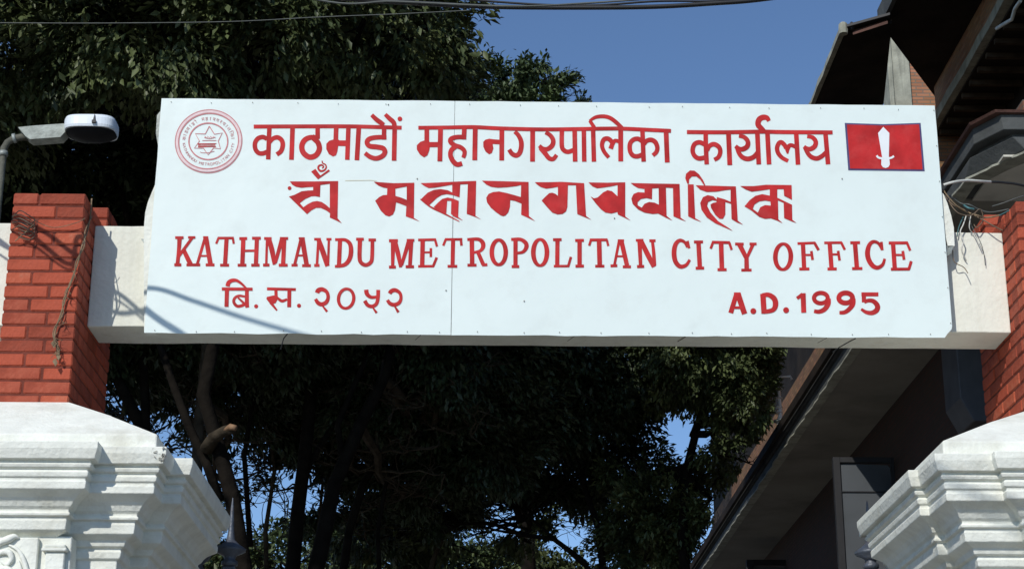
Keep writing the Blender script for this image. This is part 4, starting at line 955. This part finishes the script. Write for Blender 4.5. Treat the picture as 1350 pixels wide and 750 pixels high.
# ------------------------------------------------------------------ cables
def sag(a, b, s, n=24):
    a = Vector(a); b = Vector(b); return [a.lerp(b, i/n)-Vector((0,0,s*4*(i/n)*(1-i/n))) for i in range(n+1)]
CY = 4.0
tag(MB().tube(through([atY(200,-36,CY),atY(330,-14,CY),atY(460,-1,CY),atY(560,5,CY),atY(650,9.5,CY),atY(760,10.5,CY),atY(860,9.5,CY),atY(940,5,CY),atY(1010,-1,CY),atY(1150,-22,CY)]), .0060, 8).build('overhead_cable', M['cable'], smooth=True), 'thick black overhead cable sagging lowest across the top of the photo', 'cable')
tag(MB().tube(through([atY(200,-60,CY-.05),atY(420,0.5,CY-.05),atY(520,2.5,CY-.05),atY(640,8,CY-.05),atY(700,8.5,CY-.05),atY(760,5.5,CY-.05),atY(840,0,CY-.05),atY(1000,-12,CY-.05)]), .0026, 8).build('overhead_cable', M['cablegrey'], smooth=True), 'grey overhead cable twined along the top of the thick black one', 'cable')
tag(MB().tube(through([atY(300,-30,CY+.1),atY(700,6,CY+.1),atY(870,2,CY+.1),atY(960,0,CY+.1),atY(1100,-22,CY+.1)]), .003, 8).build('overhead_cable', M['cable'], smooth=True), 'second black overhead cable leaving the bundle toward the top right', 'cable')
tag(MB().tube(through([atY(-80,30,12.0),atY(120,31,12.0),atY(300,29,12.0),atY(420,23,12.0),atY(520,19,12.0),atY(620,14,12.0)]), .0035, 6).build('thin_wire', M['cablegrey'], smooth=True), 'thin grey wire crossing the dark foliage at the upper left', 'wire')
# service cables running up over the street, outside the view: they throw the bands of shadow on pillar, beam and sign
def shadowed(pts): return [Vector(atY(x, y, Y))+SUN*d for x, y, Y, d in pts]
def svc(pts, r_, lab, tail):
    P_ = shadowed(pts); P_ = [P_[0]+(P_[0]-P_[1])*3]+P_; e = P_[-1]+(P_[-1]-P_[-2])
    tag(MB().tube(through(P_, 12)[:-1]+[P_[-1], e]+[e.lerp(Vector(tail), q/4) for q in (1,2,3,4)], r_, 8).build('unseen_service_cable', M['cable'], smooth=True), lab, 'cable')
svc([(8,276,8.8,1.1),(60,305,8.8,1.3),(110,338,8.8,1.55),(200,379,8.98,1.9),(255,396,8.98,2.2),(320,418,8.98,2.6),(395,440,8.98,3.1),(470,462,8.98,3.7)], .012, 'unseen thick service cable over the street throwing the long shadow band on the sign', (2.5,-2.0,8.6))
svc([(30,300,8.8,1.2),(90,345,8.8,1.45),(150,384,9.08,1.75),(200,412,8.98,2.0),(238,437,8.98,2.3),(270,460,8.98,2.6)], .012, 'unseen thin service cable over the street throwing the short shadow at the lower left sign corner', (1.9,-2.0,8.3))
svc([(30,312,8.8,1.2),(90,352,8.8,1.45),(150,394,9.08,1.75),(205,421,8.98,2.0),(245,446,8.98,2.3)], .006, 'thinnest service cable strung just below the other two over the street', (1.6,-2.0,8.2))
# wires wound round the pillar head
wr = thing('wire_tangle', 'thin wires twisted round the top of the left brick pillar', 'wires', (-2.35,8.78,4.95))
mb = MB()
for k in range(5):
    y0_ = 282+k*5
    mb.tube(through([atY(16,y0_+random.uniform(-6,6),8.795),atY(26,y0_-4,8.77),atY(38,y0_+2,8.765),atY(46,y0_+8,8.79),atY(38,y0_+14,8.775),atY(24,y0_+10,8.77)]), .0028, 5)
mb.build('winding', M['copper'], wr)
MB().tube(through([atY(44,290,8.77),atY(70,300,8.79),atY(100,294,8.78),atY(112,288,8.79)]), .002, 5).build('strand', M['vine'], wr)
MB().tube(through([atY(20,318,8.79),atY(34,306,8.77),atY(44,296,8.78)]), .003, 5).build('strand', M['vine'], wr)
# dry vine on the left pillar
vine = thing('dry_vine', 'dry brown vine stem hanging down the corner of the left brick pillar', 'vine', tuple(atY(118,262,8.80)))
vp = [(119,262),(117,285),(113,305),(108,325),(103,345),(97,362),(90,380),(85,398),(80,415),(74,432),(72,445),(75,460),(76,474)]
def VP(x, y, o): return atX(x+2, y, XL+o) if y < 320 else atY(x, y, 8.80-o)
MB().tube(through([VP(x,y,.008) for x,y in vp],5), [.0045]*61, 6).build('stem', M['vine'], vine, smooth=True)
MB().tube(through([VP(x+3*math.sin(y*.14),y,.012) for x,y in vp[1:]],5), .003, 6).build('stem', M['vine'], vine, smooth=True)
mb = MB()
for k in range(16):
    i = random.randint(4,len(vp)-2); x,y = vp[i]; x += random.uniform(-2,2); y += random.uniform(-8,8)
    mb.tube([atY(x,y,8.78),atY(x+random.uniform(-6,6),y+random.uniform(2,8),8.76),atY(x+random.uniform(-8,8),y+random.uniform(6,12),8.765)], [.002,.0016,.001], 4)
mb.build('twig', M['vine'], vine)
mb = MB()
for x,y in ((70,452),(76,468),(72,476)): mb.prism([atY(x-3,y,8.77),atY(x+1,y-4,8.765),atY(x+4,y+2,8.77),atY(x+1,y+7,8.768)],(0,.002,0))
mb.build('dead_leaf', M['vine'], vine)
# wires by the right end of the sign
tag(MB().tube(through([atY(1244,244,9.0),atY(1258,240,9.0),atY(1275,238,9.05),atY(1292,239,9.1),atY(1306,240,9.2)]), .0075, 8).build('white_conduit', M['cablewhite'], smooth=True), 'curved white conduit sticking out at the right edge of the sign', 'conduit')
tag(MB().tube(through([atY(1306,240,9.2),atY(1325,241,9.3),atY(1350,245,9.4),atY(1420,262,9.8)]), .007, 8).build('black_cable', M['cable'], smooth=True), 'black cable leading right from the white conduit to the building', 'cable')
bun = thing('wire_bundle', 'tangle of loose tan and teal wires between the sign and the right brick pillar', 'wires', tuple(atY(1275,275,9.05)))
def wire(pts, r_, m_, y=9.04): MB().tube(through([atY(x,yy,y+random.uniform(-.03,.03)) for x,yy in pts],8), r_, 6).build('strand', M[m_], bun, smooth=True)
wire([(1243,250),(1252,262),(1262,272),(1276,280),(1288,284),(1300,287),(1318,284)], .0045, 'vine')
wire([(1243,256),(1256,270),(1270,276),(1284,284),(1296,290),(1310,298),(1322,304)], .0036, 'copper')
wire([(1248,262),(1262,280),(1280,284),(1292,276),(1296,290),(1288,300),(1284,296)], .003, 'copper')
wire([(1252,258),(1266,268),(1278,270),(1290,276),(1306,280),(1330,276)], .004, 'cablegrey')
wire([(1270,270),(1276,274),(1284,276)], .006, 'teal')
wire([(1274,284),(1270,296),(1266,306),(1270,318),(1268,330),(1274,344)], .0035, 'cablewhite')
wire([(1276,284),(1282,300),(1292,318),(1297,334),(1299,350)], .002, 'cablegrey')
wire([(1270,286),(1264,300),(1262,312)], .003, 'teal')
wire([(1280,284),(1278,300),(1284,310),(1292,322)], .003, 'cablewhite')
wire([(1246,266),(1252,276),(1250,262),(1262,262)], .003, 'black')
wire([(1256,330),(1258,345),(1270,352),(1276,360)], .0025, 'vine')
wire([(1308,272),(1322,268),(1338,262),(1350,258)], .003, 'cablegrey', 8.95)
wire([(1318,284),(1330,278),(1344,272),(1356,270)], .003, 'teal', 8.9)
